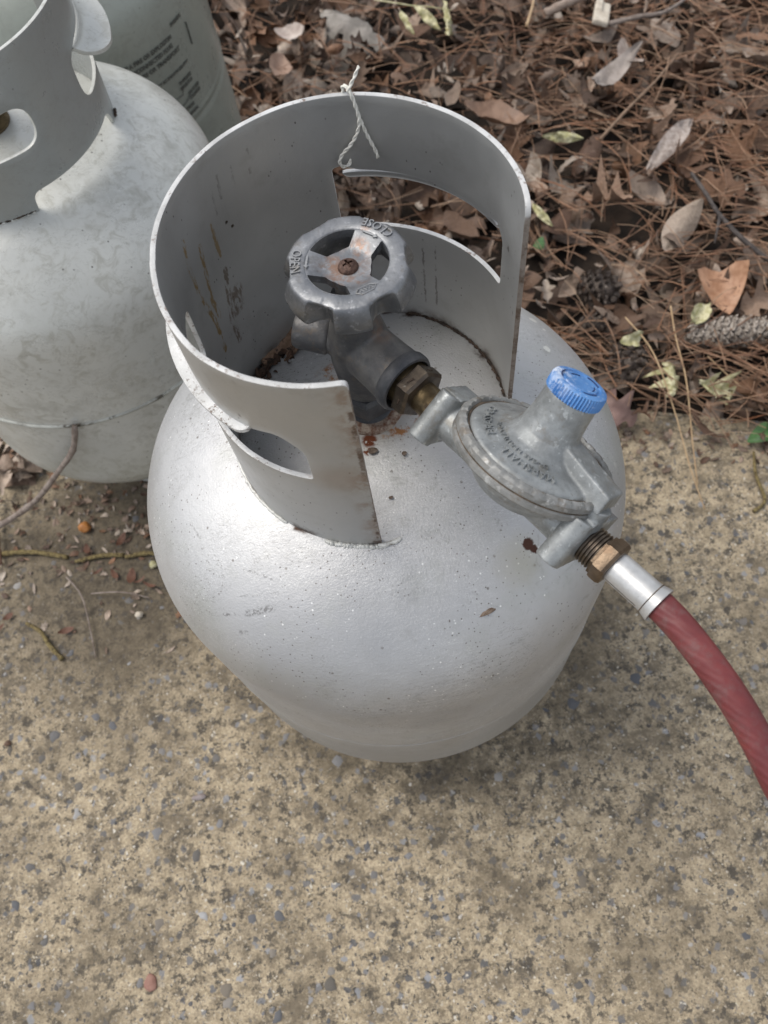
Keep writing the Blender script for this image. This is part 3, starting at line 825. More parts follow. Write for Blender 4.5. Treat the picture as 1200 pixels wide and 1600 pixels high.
# ---- handwheel
WC = Vector((.0012, -.0012, .5118))
WH = empty('handwheel_origin'); bpy.data.objects.remove(WH)
def handwheel():
    prof = [(.0186, -.0035), (.0186, -.0003), (.0190, 0), (.0215, .0001), (.0240, 0), (.0249, -.0004), (.0256, -.0013), (.0262, -.0026), (.0272, -.0055), (.0281, -.0085), (.0284, -.0110),
            (.0281, -.0132), (.0270, -.0150), (.0252, -.0163), (.0232, -.0170), (.0212, -.0166), (.0203, -.0150), (.0195, -.0100)]
    dep = [0, 0, 0, .0002, .0008, .0013, .0019, .0038, .0064, .0078, .0082, .0078, .0070, .0048, .0032, .0014, 0, 0]
    def fn(r, z, t, j):
        s = cos(6 * (t - radians(-5)))
        s = max(0, (s - .12) / .88) ** .60
        return (r - dep[j] * s) * (1.055 if r > .022 else 1), z * .90
    mb = MB(); mb.lathe(prof, 240, fn=fn, closed=True)
    # web with three spokes
    pts = []; n = 120
    circ = [(.0192 * cos(2 * pi * k / n), .0192 * sin(2 * pi * k / n)) for k in range(n)]
    holes = []
    for k in range(3):
        c0 = radians(108 + 120 * k); P = []
        for i in range(17):
            a = c0 + radians(-38 + 76 * i / 16); P.append((.0183 * cos(a), .0183 * sin(a)))
        for i in range(9):
            a = c0 + radians(29 - 58 * i / 8); r = .0098 + .0012 * abs(i - 4) / 4; P.append((r * cos(a), r * sin(a)))
        holes.append(rcorner(P, .0006, 2))
    V = []; E = []
    for p in [circ] + holes:
        b = len(V); V += p; E += [(b + i, b + (i + 1) % len(p)) for i in range(len(p))]
    nb = len(V)
    for i in range(-9, 10):
        for j in range(-9, 10):
            q = (i * .002, j * .002)
            if hypot(*q) < .0182 and not any(inside(q, h) for h in holes) and min((q[0] - s[0]) ** 2 + (q[1] - s[1]) ** 2 for s in V[:nb]) > 1e-6: V.append(q)
    V2, E2, F2, *_ = delaunay_2d_cdt([Vector(p) for p in V], E, [], 0, 1e-8)
    T = [f for f in F2 if not any(inside((V2[f[0]] + V2[f[1]] + V2[f[2]]) / 3, h) for h in holes)]
    cnt = set((f[i], f[(i + 1) % 3]) for f in T for i in range(3)); bd = [e for e in cnt if (e[1], e[0]) not in cnt]
    def zt_(p):
        r = p.length; q = min(1, max(0, (.0185 - r) / .010)); return -.0004 - .0034 * q * q * (3 - 2 * q)
    m = len(V2); vs = [(p.x, p.y, zt_(p)) for p in V2] + [(p.x, p.y, zt_(p) - .0042) for p in V2]
    fs = [tuple(f) for f in T] + [tuple(i + m for i in f[::-1]) for f in T] + [(a, b, b + m, a + m) for a, b in bd]
    mb.add(vs, fs)
    mb.lathe([(0, -.0215), (.0062, -.0215), (.0075, -.0195), (.0078, -.006)], 40)
    o = mb.build('handwheel', M_WHEEL, T1, True, 38, WC)
    # raised lettering: tops point to the hub, reads counter-clockwise
    tx = MB()
    def lvl(r):
        q = min(1, max(0, (.0185 - r) / .010)); return -.0034 * q * q * (3 - 2 * q)
    def ring(c, rb):
        def g(x, y, z, w):
            t = radians(c) + (x - w / 2) / rb; r = rb - y
            return (r * cos(t), r * sin(t), z + .0002 + lvl(r))
        return g
    for wd, c, w_ in (('CLOSE', 44, .0168), ('OPEN', 168, .0138)):
        tw = MB(); add_text(tw, wd, .0062, .0006, ring(c, .0247), w_); tw.build('lettering', M_LETTER, o, False)
    def arrow(c, r, L, sgn):
        pts2 = [(-L / 2, -.0004), (L / 2 - .0016, -.0004), (L / 2 - .0016, -.0011), (L / 2, 0), (L / 2 - .0016, .0011), (L / 2 - .0016, .0004), (-L / 2, .0004)]
        vs2 = []
        for zz in (-.0004, .0006):
            for x, y in pts2:
                t = radians(c) + sgn * x / r; rr = r + y; vs2.append((rr * cos(t), rr * sin(t), zz - .0002 + lvl(rr)))
        k = len(pts2)
        tx = MB(); tx.add(vs2, [tuple(range(k)), tuple(range(k, 2 * k))] + [(i, (i + 1) % k, k + (i + 1) % k, k + i) for i in range(k)])
        tx.build('arrow', M_LETTER, o, False)
    arrow(46, .0178, .0075, -1); arrow(168, .0178, .0070, 1)
    em = MB(); c = radians(-72); cx, cy = .0180 * cos(c), .0180 * sin(c); ux, uy = cos(radians(18)), sin(radians(18))
    def e2(p): return (cx + p[0] * ux - p[1] * uy, cy + p[0] * uy + p[1] * ux, .0001 + lvl(hypot(cx + p[0] * ux - p[1] * uy, cy + p[0] * uy + p[1] * ux)))
    hx = [(-.0048, 0), (-.0028, .0019), (.0028, .0019), (.0048, 0), (.0028, -.0019), (-.0028, -.0019), (-.0048, 0)]
    em.tube([e2(p) for p in hx], .00026, 6)
    for q in ([(-.003, -.001), (-.0022, .001), (-.0013, -.001)], [(-.0008, .001), (0, -.001), (.0008, .001)], [(.0013, -.001), (.0022, .001), (.003, -.001)]): em.tube([e2(p) for p in q], .00022, 6)
    em.build('emblem', M_LETTER, o)
    s = MB(); s.lathe([(.0046, 0), (.0047, .0006), (.0043, .0018), (.0032, .0028), (.0016, .0033), (0, .0034)], 36)
    me = s.mesh()
    c1 = MB(); c1.box((0, 0, .0035), (.0048, .0011, .0036)); c1.box((0, 0, .0035), (.0011, .0048, .0036))
    cm = modded(c1.mesh(), [('REMESH', dict(mode='VOXEL', voxel_size=.0001))])
    co = bpy.data.objects.new('cut', cm); COL.objects.link(co)
    co.rotation_euler = (0, 0, radians(20))
    me2 = modded(me, [('BOOLEAN', dict(operation='DIFFERENCE', object=co, solver='EXACT'))])
    bpy.data.objects.remove(co)
    so = link('screw', me2, M_SCREW, o, True, 40, (0, 0, -.0046)); me2.materials.clear(); me2.materials.append(M_SCREW)
handwheel()

# ---- valve body
AH = Vector((.5225, -.8526, 0)).normalized()        # direction of the outlet
def valve():
    mb = MB()
    mb.lathe([(.0085, .414), (.0125, .420), (.0140, .430), (.0152, .445), (.0150, .460), (.0125, .470), (.0105, .478), (.0105, .482)], 48)
    F = frame((0, 0, .455), AH, (0, 0, 1))
    mb.lathe([(.0130, -.010), (.0140, .004), (.0142, .020), (.0148, .030), (.0150, .0305)], 48, M=F)
    RD = Vector((-.88, .40, .10)).normalized()
    G = frame((0, 0, .4555), RD, (0, 0, 1))
    mb.lathe([(.0098, -.006), (.0098, .012), (.0090, .0145)], 40, M=G)
    me = cast(mb, .0008, 5)
    b = link('valve_body', me, M_VALVE, T1, True, 0)
    me.materials.clear(); me.materials.append(M_VALVE)
    m = MB(); m.lathe([(.0123, .0300), (.0150, .0295), (.0157, .0310), (.0157, .0345), (.0150, .0360), (.0137, .0362), (.0128, .0350), (.0125, .0310)], 56, M=F, closed=True); m.build('outlet_rim', M_VDARK, b)
    m = MB(); m.lathe([(.0086, .0135), (.0092, .0140), (.0100, .0150), (.0102, .0160), (.0101, .0300), (.0092, .0318), (0, .0322)], 44, M=G); m.build('relief_plug', M_VALVE, b)
    m = MB(); m.lathe([(.0102, .478), (.0112, .4785), (.0112, .4885), (.0095, .4905), (0, .4905)], 6); m.build('bonnet_nut', M_VDARK, b, True, 30)
    m = MB(); m.lathe([(.0098, .4045), (.0150, .4050), (.0155, .4065), (.0155, .4170), (.0135, .4195), (.010, .4195)], 6, M=Matrix.Rotation(.35, 4, 'Z')); m.build('hex_shoulder', M_VDARK, b, True, 30)
    m = MB(); pr = [(.0112, .3960)]
    for k in range(6): pr += [(.0128, .3965 + .0014 * k), (.0119, .3972 + .0014 * k)]
    pr.append((.0110, .4050)); m.lathe(pr, 48); m.build('thread', M_VDARK, b, True, 20)
    m = MB(); m.lathe([(.0178, .3925), (.0180, .3955), (.0170, .3972), (.0150, .3985), (.0118, .3990), (.0112, .3960)], 64, fn=lambda r, z, t, j: (r + .0004 * noise.noise(Vector((cos(t) * 9, sin(t) * 9, j))), z)); m.build('seat_ring', M_RUSTR, b, True, 40)
    m = MB(); m.lathe([(.0050, .488), (.0050, .4930)], 24); m.build('stem', M_BRASS, b)
valve()

# ================================================================== REGULATOR
RO = Vector((.0573, -.0909, .4539))
Rn = Vector((.5180, .3174, .7943)).normalized(); Ra = Vector((.5229, -.8524, 0)); Ra = (Ra - Rn * Ra.dot(Rn)).normalized(); Rs = Rn.cross(Ra)
REG = meta(empty('gas_regulator'), 'round zinc gas regulator with blue knurled cap screwed onto the silver tank valve', 'regulator')
RM = Matrix.Identity(4)
for i in range(3): RM[i][0] = Ra[i]; RM[i][1] = Rs[i]; RM[i][2] = Rn[i]; RM[i][3] = RO[i]
REG.matrix_world = RM
def regulator():
    X = frame((0, 0, 0), (1, 0, 0), (0, 0, 1))
    # upper casting: cover, spring tower, vent spout
    mb = MB()
    mb.lathe([(0, .0130), (.0327, .0130), (.0327, .0178), (.0316, .0192), (.0284, .0203), (.0210, .0222), (.0165, .0245), (.0138, .0285), (.0125, .0340), (.0120, .0400), (.0118, .0472), (0, .0472)], 72)
    # spout: tapered box towards +x
    def prism(x0, x1, w0, w1, z0, z1a, z1b):
        vs = [(x0, -w0, z0), (x1, -w1, z0), (x1, w1, z0), (x0, w0, z0), (x0, -w0 * .75, z1a), (x1, -w1 * .8, z1b), (x1, w1 * .8, z1b), (x0, w0 * .75, z1a)]
        mb.add(vs, [(3, 2, 1, 0), (4, 5, 6, 7), (0, 1, 5, 4), (1, 2, 6, 5), (2, 3, 7, 6), (3, 0, 4, 7)])
    prism(.004, .0395, .0085, .0082, .0165, .0320, .0250)
    me = cast(mb, .0006, 3); me.materials.clear(); me.materials.append(M_REG)
    up = link('upper_casting', me, M_REG, REG, True, 0)
    # crimped flange, two lips
    mb = MB(); rnd = random.Random(2)
    def fl(r, z, t, j):
        d = .0007 * max(0, cos(36 * t)) ** 3 if j in (7, 8) else 0
        return r - d + .0002 * noise.noise(Vector((cos(t) * 8, sin(t) * 8, j))), z - d * .5
    mb.lathe([(.0320, .0098), (.0370, .0102), (.0378, .0112), (.0378, .0133), (.0365, .0142), (.0376, .0151), (.0377, .0176), (.0368, .0190), (.0350, .0195), (.0340, .0186), (.0334, .0165)], 216, fn=fl, closed=True)
    fo = mb.build('crimped_flange', M_REGD, REG, True, 35)
    mb = MB(); mb.tube([(.0332 * cos(2 * pi * k / 90), .0332 * sin(2 * pi * k / 90), .0176 + .0002 * sin(k)) for k in range(91)], [.0007 + .0003 * noise.noise(Vector((k * .3, 0, 0))) for k in range(91)], 6)
    mb.build('dirt_line', M_GUNK, fo)
    mb = MB(); mb.tube([(.0366 * cos(2 * pi * k / 90), .0366 * sin(2 * pi * k / 90), .0142) for k in range(91)], .0005, 6)
    mb.build('dirt_line', M_GUNK, fo)
    # lower casting: bowl, pipe and two bosses
    mb = MB()
    mb.lathe([(0, -.008), (.012, -.0075), (.020, -.004), (.027, .003), (.0325, .0090), (.0345, .0120), (0, .0120)], 64)
    def bowl(x0, x1, w0, w1, za, zb2, zc, zd):
        vs = [(x0, -w0, za), (x1, -w1, zb2), (x1, w1, zb2), (x0, w0, za), (x0, -w0, zc), (x1, -w1, zd), (x1, w1, zd), (x0, w0, zc)]
        mb.add(vs, [(3, 2, 1, 0), (4, 5, 6, 7), (0, 1, 5, 4), (1, 2, 6, 5), (2, 3, 7, 6), (3, 0, 4, 7)])
    mb.tube([(-.046, 0, 0), (-.034, 0, .0005), (-.024, 0, .002), (-.012, 0, .004), (0, 0, .004)], [.0085, .0098, .0115, .0130, .0130], 28)
    mb.tube([(.036, -.002, 0), (.030, -.001, .0005), (.022, 0, .002), (.010, 0, .004), (0, 0, .004)], [.0095, .0105, .0120, .0135, .0130], 28)
    mb.tube([(-.046, 0, 0), (.034, 0, 0)], .0095, 24)
    # wing-like bosses across the flow, rounded on the near side
    def wing(x0, x1, poly, nose, r):
        k = len(poly)
        mb.add([(x0, y, z) for y, z in poly] + [(x1, y, z) for y, z in poly], [tuple(range(k)), tuple(range(2 * k - 1, k - 1, -1))] + [(i, k + i, k + (i + 1) % k, (i + 1) % k) for i in range(k)])
        xm = (x0 + x1) / 2
        mb.tube([(xm, nose[0][0], nose[0][1]), (xm, nose[1][0], nose[1][1])], r, 28)
    wing(-.0530, -.0415, [(.0160, .0110), (-.0020, .0128), (-.0125, -.0110), (.0110, -.0120)], ((-.0028, .0122), (-.0128, -.0112)), .0058)
    wing(.0300, .0415, [(.0210, .0075), (-.0080, .0128), (-.0165, -.0098), (.0120, -.0125)], ((-.0092, .0118), (-.0172, -.0096)), .0058)
    mb.lathe([(0, -.003), (.0060, -.003), (.0060, .007), (0, .007)], 32, M=Matrix.Translation((.0365, -.0020, .0105)))
    me = cast(mb, .0006, 2); me.materials.clear(); me.materials.append(M_REG)
    lo = link('lower_casting', me, M_REG, REG, True, 0)
    # blue knurled cap
    mb = MB()
    def kn(r, z, t, j):
        if 1 <= j <= 3: return r - .00085 * (.5 + .5 * cos(54 * t)), z
        return r, z
    mb.lathe([(.0112, 0), (.0126, 0), (.0127, .0015), (.0126, .0048), (.0121, .0058), (.0110, .0063), (.0092, .0063), (.0090, .0058), (.0078, .0058), (.0076, .0063), (.0060, .0062), (0, .0064)], 432, fn=kn)
    cap = mb.build('blue_cap', M_BLUE, REG, True, 30, (0, 0, .0470))
    mb = MB()
    for c, r in ((80, .0088), (200, .0088), (330, .0088), (20, .0060), (150, .0060)):
        mb.tube([(r * cos(radians(c + q)), r * sin(radians(c + q)), .0063) for q in range(-22, 23, 4)], .00028, 5)
    mb.build('embossed_mark', mat_simple('dark_blue_groove', (.012, .03, .10), (.02, .05, .16)), cap)
    # cast lettering on the cover
    tx = MB()
    def arc(a0, rb):
        def g(x, y, z, w):
            t = radians(a0) - x / rb; r = rb + y
            zz = .0205 + (.0300 - min(.030, r)) * .19 + (.0004 if r < .0235 else 0)
            return (r * cos(t), r * sin(t), zz + z)
        return g
    add_text(tx, 'MARSHALL', .0052, .0007, arc(-43, .0243), .0240)
    add_text(tx, 'BRASS CO', .0052, .0007, arc(-119, .0243), .0225)
    add_text(tx, 'LP-GAS REGULATOR', .0028, .0005, arc(-50, .0200), .0320)
    tx.build('cast_lettering', M_REG, up, False)
    tx = MB()
    add_text(tx, 'VENT', .0030, .0004, lambda x, y, z, w: (.0365 - y, -.004 + x, .0242 + z), .0070)
    tx.build('vent_lettering', M_REG, up, False)
    # inlet: brass behind the nut, dark nut, stem
    mb = MB(); mb.lathe([(0, -.0775), (.0118, -.0775), (.0118, -.0680), (0, -.0680)], 40, M=X); mb.build('inlet_collar', M_BRASS, REG)
    mb = MB(); mb.lathe([(.0085, -.0712), (.0126, -.0710), (.0139, -.0698), (.0139, -.0638), (.0126, -.0624), (.0085, -.0620)], 6, M=X @ Matrix.Rotation(.3, 4, 'Z'), closed=False)
    nt = mb.build('inlet_nut', M_NUT, REG, True, 25)
    mb = MB()
    for k in range(6):
        a = pi / 3 * (k + .5) + .3; r = .0121
        p = X @ Vector((r * cos(a), r * sin(a), -.0666)); q = X @ Vector(((r + .0004) * cos(a), (r + .0004) * sin(a), -.0654))
        mb.tube([X @ Vector((r * cos(a + .25), r * sin(a + .25), -.0668)), X @ Vector((r * cos(a - .05), r * sin(a - .05), -.0660))], .0006, 6)
    mb.build('nut_notches', M_DIRT, nt)
    mb = MB(); mb.lathe([(.0078, -.0640), (.0078, -.0560), (.0088, -.0545), (.0088, -.050)], 32, M=X); mb.build('inlet_stem', M_BRASS, REG)
regulator()

# ================================================================== HOSE
HOSE = meta(empty('gas_hose'), 'red rubber gas hose with bright ferrule and brown nut leaving the regulator', 'hose')
def hose():
    X = RM @ frame((0, 0, 0), (1, 0, 0), (0, 0, 1))
    mb = MB(); pr = [(.0072, .0385)]
    for k in range(5): pr += [(.0089, .0408 + .0016 * k), (.0089, .0412 + .0016 * k), (.0079, .0417 + .0016 * k), (.0079, .0420 + .0016 * k)]
    pr.append((.0070, .0492)); mb.lathe(pr, 48, M=X); mb.build('thread', M_NUT, HOSE, True, 20)
    mb = MB(); mb.lathe([(.0070, .0485), (.0096, .0487), (.0096, .0500), (.0104, .0502), (.0107, .0512), (.0107, .0548), (.0099, .0562), (.0070, .0565)], 6, M=X @ Matrix.Rotation(.55, 4, 'Z')); mb.build('hex_nut', M_NUT2, HOSE, True, 25)
    mb = MB(); mb.lathe([(.0062, .0560), (.0068, .0562), (.0071, .0575), (.0071, .0740), (.0074, .0760), (.0080, .0785), (.0083, .0797), (.0080, .0799), (.0070, .0785), (.0062, .0700)], 56, M=X, closed=True)
    fe = mb.build('ferrule', M_FERR, HOSE, True, 35)
    mb = MB()
    mb.tube([X @ Vector((.00715 * cos(2.2 + .02 * sin(k)), .00715 * sin(2.2 + .02 * sin(k)), .0575 + .0008 * k)) for k in range(21)], .00018, 4)
    mb.build('seam_line', M_GUNK, fe)
    mb = MB(); mb.tube([X @ Vector((.0075 * cos(2 * pi * k / 48), .0075 * sin(2 * pi * k / 48), .0757)) for k in range(49)], .00022, 4)
    mb.build('crimp_line', M_GUNK, fe)
    pts = [Vector(p) for p in ((.0957, -.1536, .4540), (.0991, -.1590, .4541), (.1043, -.1702, .4546), (.1103, -.1860, .4538), (.1158, -.2017, .4512), (.1201, -.2170, .4471), (.1236, -.2317, .4422), (.1288, -.2499, .4322),
                               (.135, -.30, .400), (.155, -.36, .33), (.19, -.43, .22), (.24, -.50, .11), (.31, -.58, .035), (.40, -.68, .0085), (.55, -.83, .0075), (.75, -.95, .0075))]
    path = []
    for i in range(len(pts) - 1):
        p0, p1, p2, p3 = pts[max(i - 1, 0)], pts[i], pts[i + 1], pts[min(i + 2, len(pts) - 1)]
        for k in range(8):
            t = k / 8; path.append(.5 * ((2 * p1) + (p2 - p0) * t + (2 * p0 - 5 * p1 + 4 * p2 - p3) * t * t + (3 * p1 - p0 - 3 * p2 + p3) * t ** 3))
    path.append(pts[-1])
    mb = MB(); mb.tube(path, .0064, 32); mb.build('hose_tube', M_HOSE, HOSE, True, 0)
hose()

# ================================================================== STRING on the rim
def string():
    S = meta(empty('cotton_string', (.0162, .0748, .533)), 'white twisted cotton string tied over the back rim of the silver tank collar', 'string')
    o = Vector((.0162, .0748, .533)); rnd = random.Random(8)
    def strand(name, P, r):
        Q = []
        P = [Vector(p) - o for p in P]
        for i in range(len(P) - 1):
            p0, p1, p2, p3 = P[max(i - 1, 0)], P[i], P[i + 1], P[min(i + 2, len(P) - 1)]
            for k in range(14):
                t = k / 14; Q.append(.5 * ((2 * p1) + (p2 - p0) * t + (2 * p0 - 5 * p1 + 4 * p2 - p3) * t * t + (3 * p1 - p0 - 3 * p2 + p3) * t ** 3))
        Q.append(P[-1]); mb = MB()
        L = 0
        for s in (0, pi):
            R2 = []; L = 0
            for i, q in enumerate(Q):
                if i: L += (q - Q[i - 1]).length
                T = (Q[min(i + 1, len(Q) - 1)] - Q[max(i - 1, 0)]).normalized(); A = T.cross(Vector((.3, -1, .2))).normalized(); B = T.cross(A)
                a = L / .0013 + s; R2.append(q + (A * cos(a) + B * sin(a)) * r * .62)
            mb.tube(R2, r * .80, 6)
        mb.build(name, M_STRING, S, True, 0)
    strand('string_loop', [(.0140, .0790, .5310), (.0142, .0782, .5345), (.0152, .0762, .5360), (.0166, .0745, .5350), (.0180, .0730, .5300), (.0192, .0722, .5230), (.0182, .0722, .5160),
                           (.0140, .0728, .5085), (.0095, .0736, .5035), (.0074, .0740, .4990), (.0088, .0742, .4958), (.0118, .0742, .4965), (.0130, .0760, .4975)], .00066)
    strand('string_end', [(.0160, .0742, .5355), (.0176, .0728, .5320), (.0196, .0722, .5220), (.0220, .0716, .5130), (.0250, .0705, .5045), (.0258, .0702, .5005)], .00066)
    strand('string_tail', [(.0162, .0742, .5350), (.0178, .0745, .5375), (.0200, .0752, .5405), (.0212, .0757, .5425), (.0224, .0760, .5440)], .0006)
string()

# ================================================================== TANK 2 (left)
T2C = Vector((-.241, .321, 0))
T2 = meta(empty('propane_tank', T2C), 'mottled pale grey propane tank with a ridged seam, left of the silver tank', 'propane tank')
tank_body(T2, M_T2, .205, .090, .090, 2.15, .155, wob=.0009, seed=20, N=180)
seam_ring(T2, M_T2W, .155, .205, .0024, .0016, 5)
mb = MB(); mb.lathe([(.098, -.01), (.101, -.01), (.101, .05), (.098, .05)], 96, closed=True); mb.build('foot_ring', M_T2, T2)
R2 = .092
def U2(d): return radians(d) * R2
o2 = []
outer2 = rcorner([(U2(-205), .368), (U2(-96), .368), (U2(-86), .368), (U2(-68), .368), (U2(-66.5), .3855), (U2(-8), .3865), (U2(-2), .368), (U2(22), .368), (U2(22), .368), (U2(55), .368), (U2(55), .478), (U2(-205), .478)],
                 [0, 0, 0, .001, .007, .007, .001, 0, 0, 0, .012, .012])
slot2 = rcorner([(U2(-92), .4155), (U2(-51), .4155), (U2(-51), .4455), (U2(-92), .4455)], .0145, 10)
hand2 = rcorner([(U2(-21), .4085), (U2(38), .4085), (U2(38), .4475), (U2(-12), .4450), (U2(-21), .4400)], [.015, .012, .01, .006, .012], 8)
slot3 = rcorner([(U2(-190), .4085), (U2(-130), .4085), (U2(-130), .4475), (U2(-190), .4475)], .014, 8)
C2 = sheet(outer2, [slot2, hand2, slot3], lambda th, z: R2 + (z - .42) * .04, R2, .0026, [M_T2C, M_T2], T2, 'collar', step=.003, grid=.006)
flange(C2, 'rolled_lip', M_T2, radians(-15), radians(40), .4300, .0930, .0200, .0120, .0026, round_end=.30)
bead(C2, 'weld_bead', M_T2, .0903, 0, radians(-92), radians(-69), .0013, .0003, 24, zf=lambda th: .3708)
bead(C2, 'grime_line', M_DIRT, .0912, 0, radians(-90), radians(-69), .0006, .0004, 20, zf=lambda th: .3718)
bead(C2, 'grime_line', M_DIRT, .0925, 0, radians(1), radians(6), .0011, .0005, 8, zf=lambda th: .3712)
mb = MB(); pr = [(.016, .380)]
for k in range(7): pr += [(.0175, .386 + .0022 * k), (.0160, .3872 + .0022 * k)]
pr += [(.014, .403), (.014, .425), (.010, .432), (.010, .450), (0, .450)]; mb.lathe(pr, 40); v2 = mb.build('valve', M_BRASS, T2, True, 25)
mb = MB(); mb.lathe([(0, .448), (.024, .448), (.027, .452), (.027, .462), (.024, .466), (0, .466)], 48, fn=lambda r, z, t, j: (r - (.003 * max(0, cos(8 * t)) if r > .02 else 0), z)); mb.build('valve_knob', M_BLUE, v2, True, 35)

# ================================================================== TANK 3 (back left)
T3C = Vector((-.240, .632, 0))
T3 = meta(empty('propane_tank', T3C), 'grey-green propane tank printed with black warning text, rearmost at the top left', 'propane tank')
tank_body(T3, M_T3, .205, .102, .095, 2.3, .155, groove=.205, wob=.0006, seed=41, N=180)
mb = MB(); mb.lathe([(.098, -.02), (.101, -.02), (.101, .04), (.098, .04)], 96, closed=True); mb.build('foot_ring', M_T3, T3)
R3 = .095
C3 = sheet(rcorner([(radians(-40) * R3, .382), (radians(220) * R3, .382), (radians(220) * R3, .492), (radians(-40) * R3, .492)], [0, 0, .01, .01]),
           [rcorner([(radians(40) * R3, .425), (radians(110) * R3, .425), (radians(110) * R3, .462), (radians(40) * R3, .462)], .012)], lambda th, z: R3, R3, .0026, [M_T3, M_T3], T3, 'collar', step=.004, grid=.008)
mb = MB(); mb.lathe([(.016, .396), (.016, .42), (.012, .43), (.012, .455), (0, .455)], 32); mb.build('valve', M_BRASS, T3, True, 30)
def print3():
    tx = MB(); RR = .1563
    def cyl(a0, z0):
        def g(x, y, z, w):
            t = radians(a0) + x / .155; rr = RR + z
            return (rr * cos(t), rr * sin(t), z0 + y)
        return g
    add_text(tx, 'GAS LEAKS MAY CREATE A FIRE OR EXPLOSION', .0058, .0001, cyl(-83, .2925), .118, bold=.035)
    add_text(tx, 'WHEN NOT IN USE OR DISCONNECTED PLUG', .0058, .0001, cyl(-83, .2850), .116, bold=.035)
    add_text(tx, 'VALVE DURING STORAGE OR TRANSPORT', .0058, .0001, cyl(-80, .2775), .116, bold=.035)
    add_text(tx, 'AND REMOVE', .0058, .0001, cyl(-80, .2700), .038, bold=.035)
    add_text(tx, 'WARNING', .0052, .0001, cyl(-38, .3010), .018, bold=.035)
    add_text(tx, 'CONNECT AS SHOWN BELOW', .0042, .0001, cyl(-58, .2610), .062, bold=.035)
    add_text(tx, 'TO APPLIANCE', .0050, .0001, cyl(-43, .2480), .020, bold=.035)
    add_text(tx, 'REGULATOR', .0050, .0001, cyl(-43, .2425), .020, bold=.035)
    add_text(tx, 'VALVE AND', .0050, .0001, cyl(-40, .2325), .019, bold=.035)
    add_text(tx, 'CYLINDER', .0050, .0001, cyl(-40, .2270), .019, bold=.035)
    add_text(tx, 'PLUG', .0050, .0001, cyl(-68, .2460), .012, bold=.035)
    add_text(tx, 'SEE OWNERS MANUAL', .0050, .0001, cyl(-52, .2130), .040, bold=.035)
    add_text(tx, 'FOR INSTRUCTIONS', .0050, .0001, cyl(-52, .2200), .036, bold=.035)
    def ln(pts, r=.0004):
        tx.tube([((RR) * cos(radians(a)), (RR) * sin(radians(a)), z) for a, z in pts], r, 4)
    ln([(-29.5, .292), (-29.7, .270)], .0007)
    ln([(-57, .256), (-50, .256), (-50, .252), (-57, .252), (-57, .256)])
    ln([(-55, .252), (-55, .240), (-58, .232), (-55, .224), (-49, .224), (-46, .232), (-49, .240), (-49, .247), (-52, .250)], .0006)
    ln([(-49, .240), (-43, .238), (-42, .243)]); ln([(-49, .226), (-42, .229), (-39, .232)], .0006); ln([(-55, .233), (-49, .233)], .0009); ln([(-62, .245), (-58, .238)])
    tx.build('printed_warning', M_INK, T3, False)
print3()

# ================================================================== LITTER
def leaf_mesh(kind, seed, L=1.0, nst=9, crumple=.05):
    rnd = random.Random(seed); vs = []; fs = []
    curl = rnd.uniform(.3, 1.9) * rnd.choice((1, 1, -1)); bend = rnd.uniform(-.9, .9); tw = rnd.uniform(-.9, .9); ph = rnd.random() * 6
    for i in range(nst + 1):
        t = i / nst
        if kind == 'oak':
            env = .30 * (sin(pi * min(1, t * .96 + .02)) ** .7) * (.6 + .6 * t)
            wl = env * (1 + .55 * cos(2 * pi * 3.0 * t + ph * .1)); wr = env * (1 + .55 * cos(2 * pi * 3.0 * t + .5 + ph * .1))
        elif kind == 'heart':
            wl = wr = .48 * (1 - t) ** .75 * (1 + .2 * sin(pi * t)) if t > 0 else .30
        elif kind == 'narrow':
            wl = wr = .12 * sin(pi * (.04 + .94 * t)) ** .8
        else:
            wl = wr = .25 * sin(pi * (.03 + .95 * t)) ** .85
        x0 = t - .5
        for s in (-1, -.5, 0, .5, 1):
            w = (wl if s < 0 else wr) * s
            back = -.10 * (abs(s) if kind == 'heart' and t == 0 else 0)
            z = curl * w * w * 2.2 + bend * x0 * x0 * 1.1 + tw * w * x0 + crumple * noise.noise(Vector((t * 6 + seed, s * 2.5, 0))) + crumple * .5 * noise.noise(Vector((t * 15 + seed, s * 5, 2)))
            vs.append(((x0 + back) * L, w * L, z * L))
    for i in range(nst):
        for k in range(4):
            a = i * 5 + k; fs.append((a, a + 1, a + 6, a + 5))
    return vs, fs

def rotm(rx, ry, rz): return Matrix.Rotation(rz, 4, 'Z') @ Matrix.Rotation(ry, 4, 'Y') @ Matrix.Rotation(rx, 4, 'X')
def blocked(x, y, m=.02):
    return hypot(x - T2C.x, y - T2C.y) < .100 + m or hypot(x - T3C.x, y - T3C.y) < .150 + m

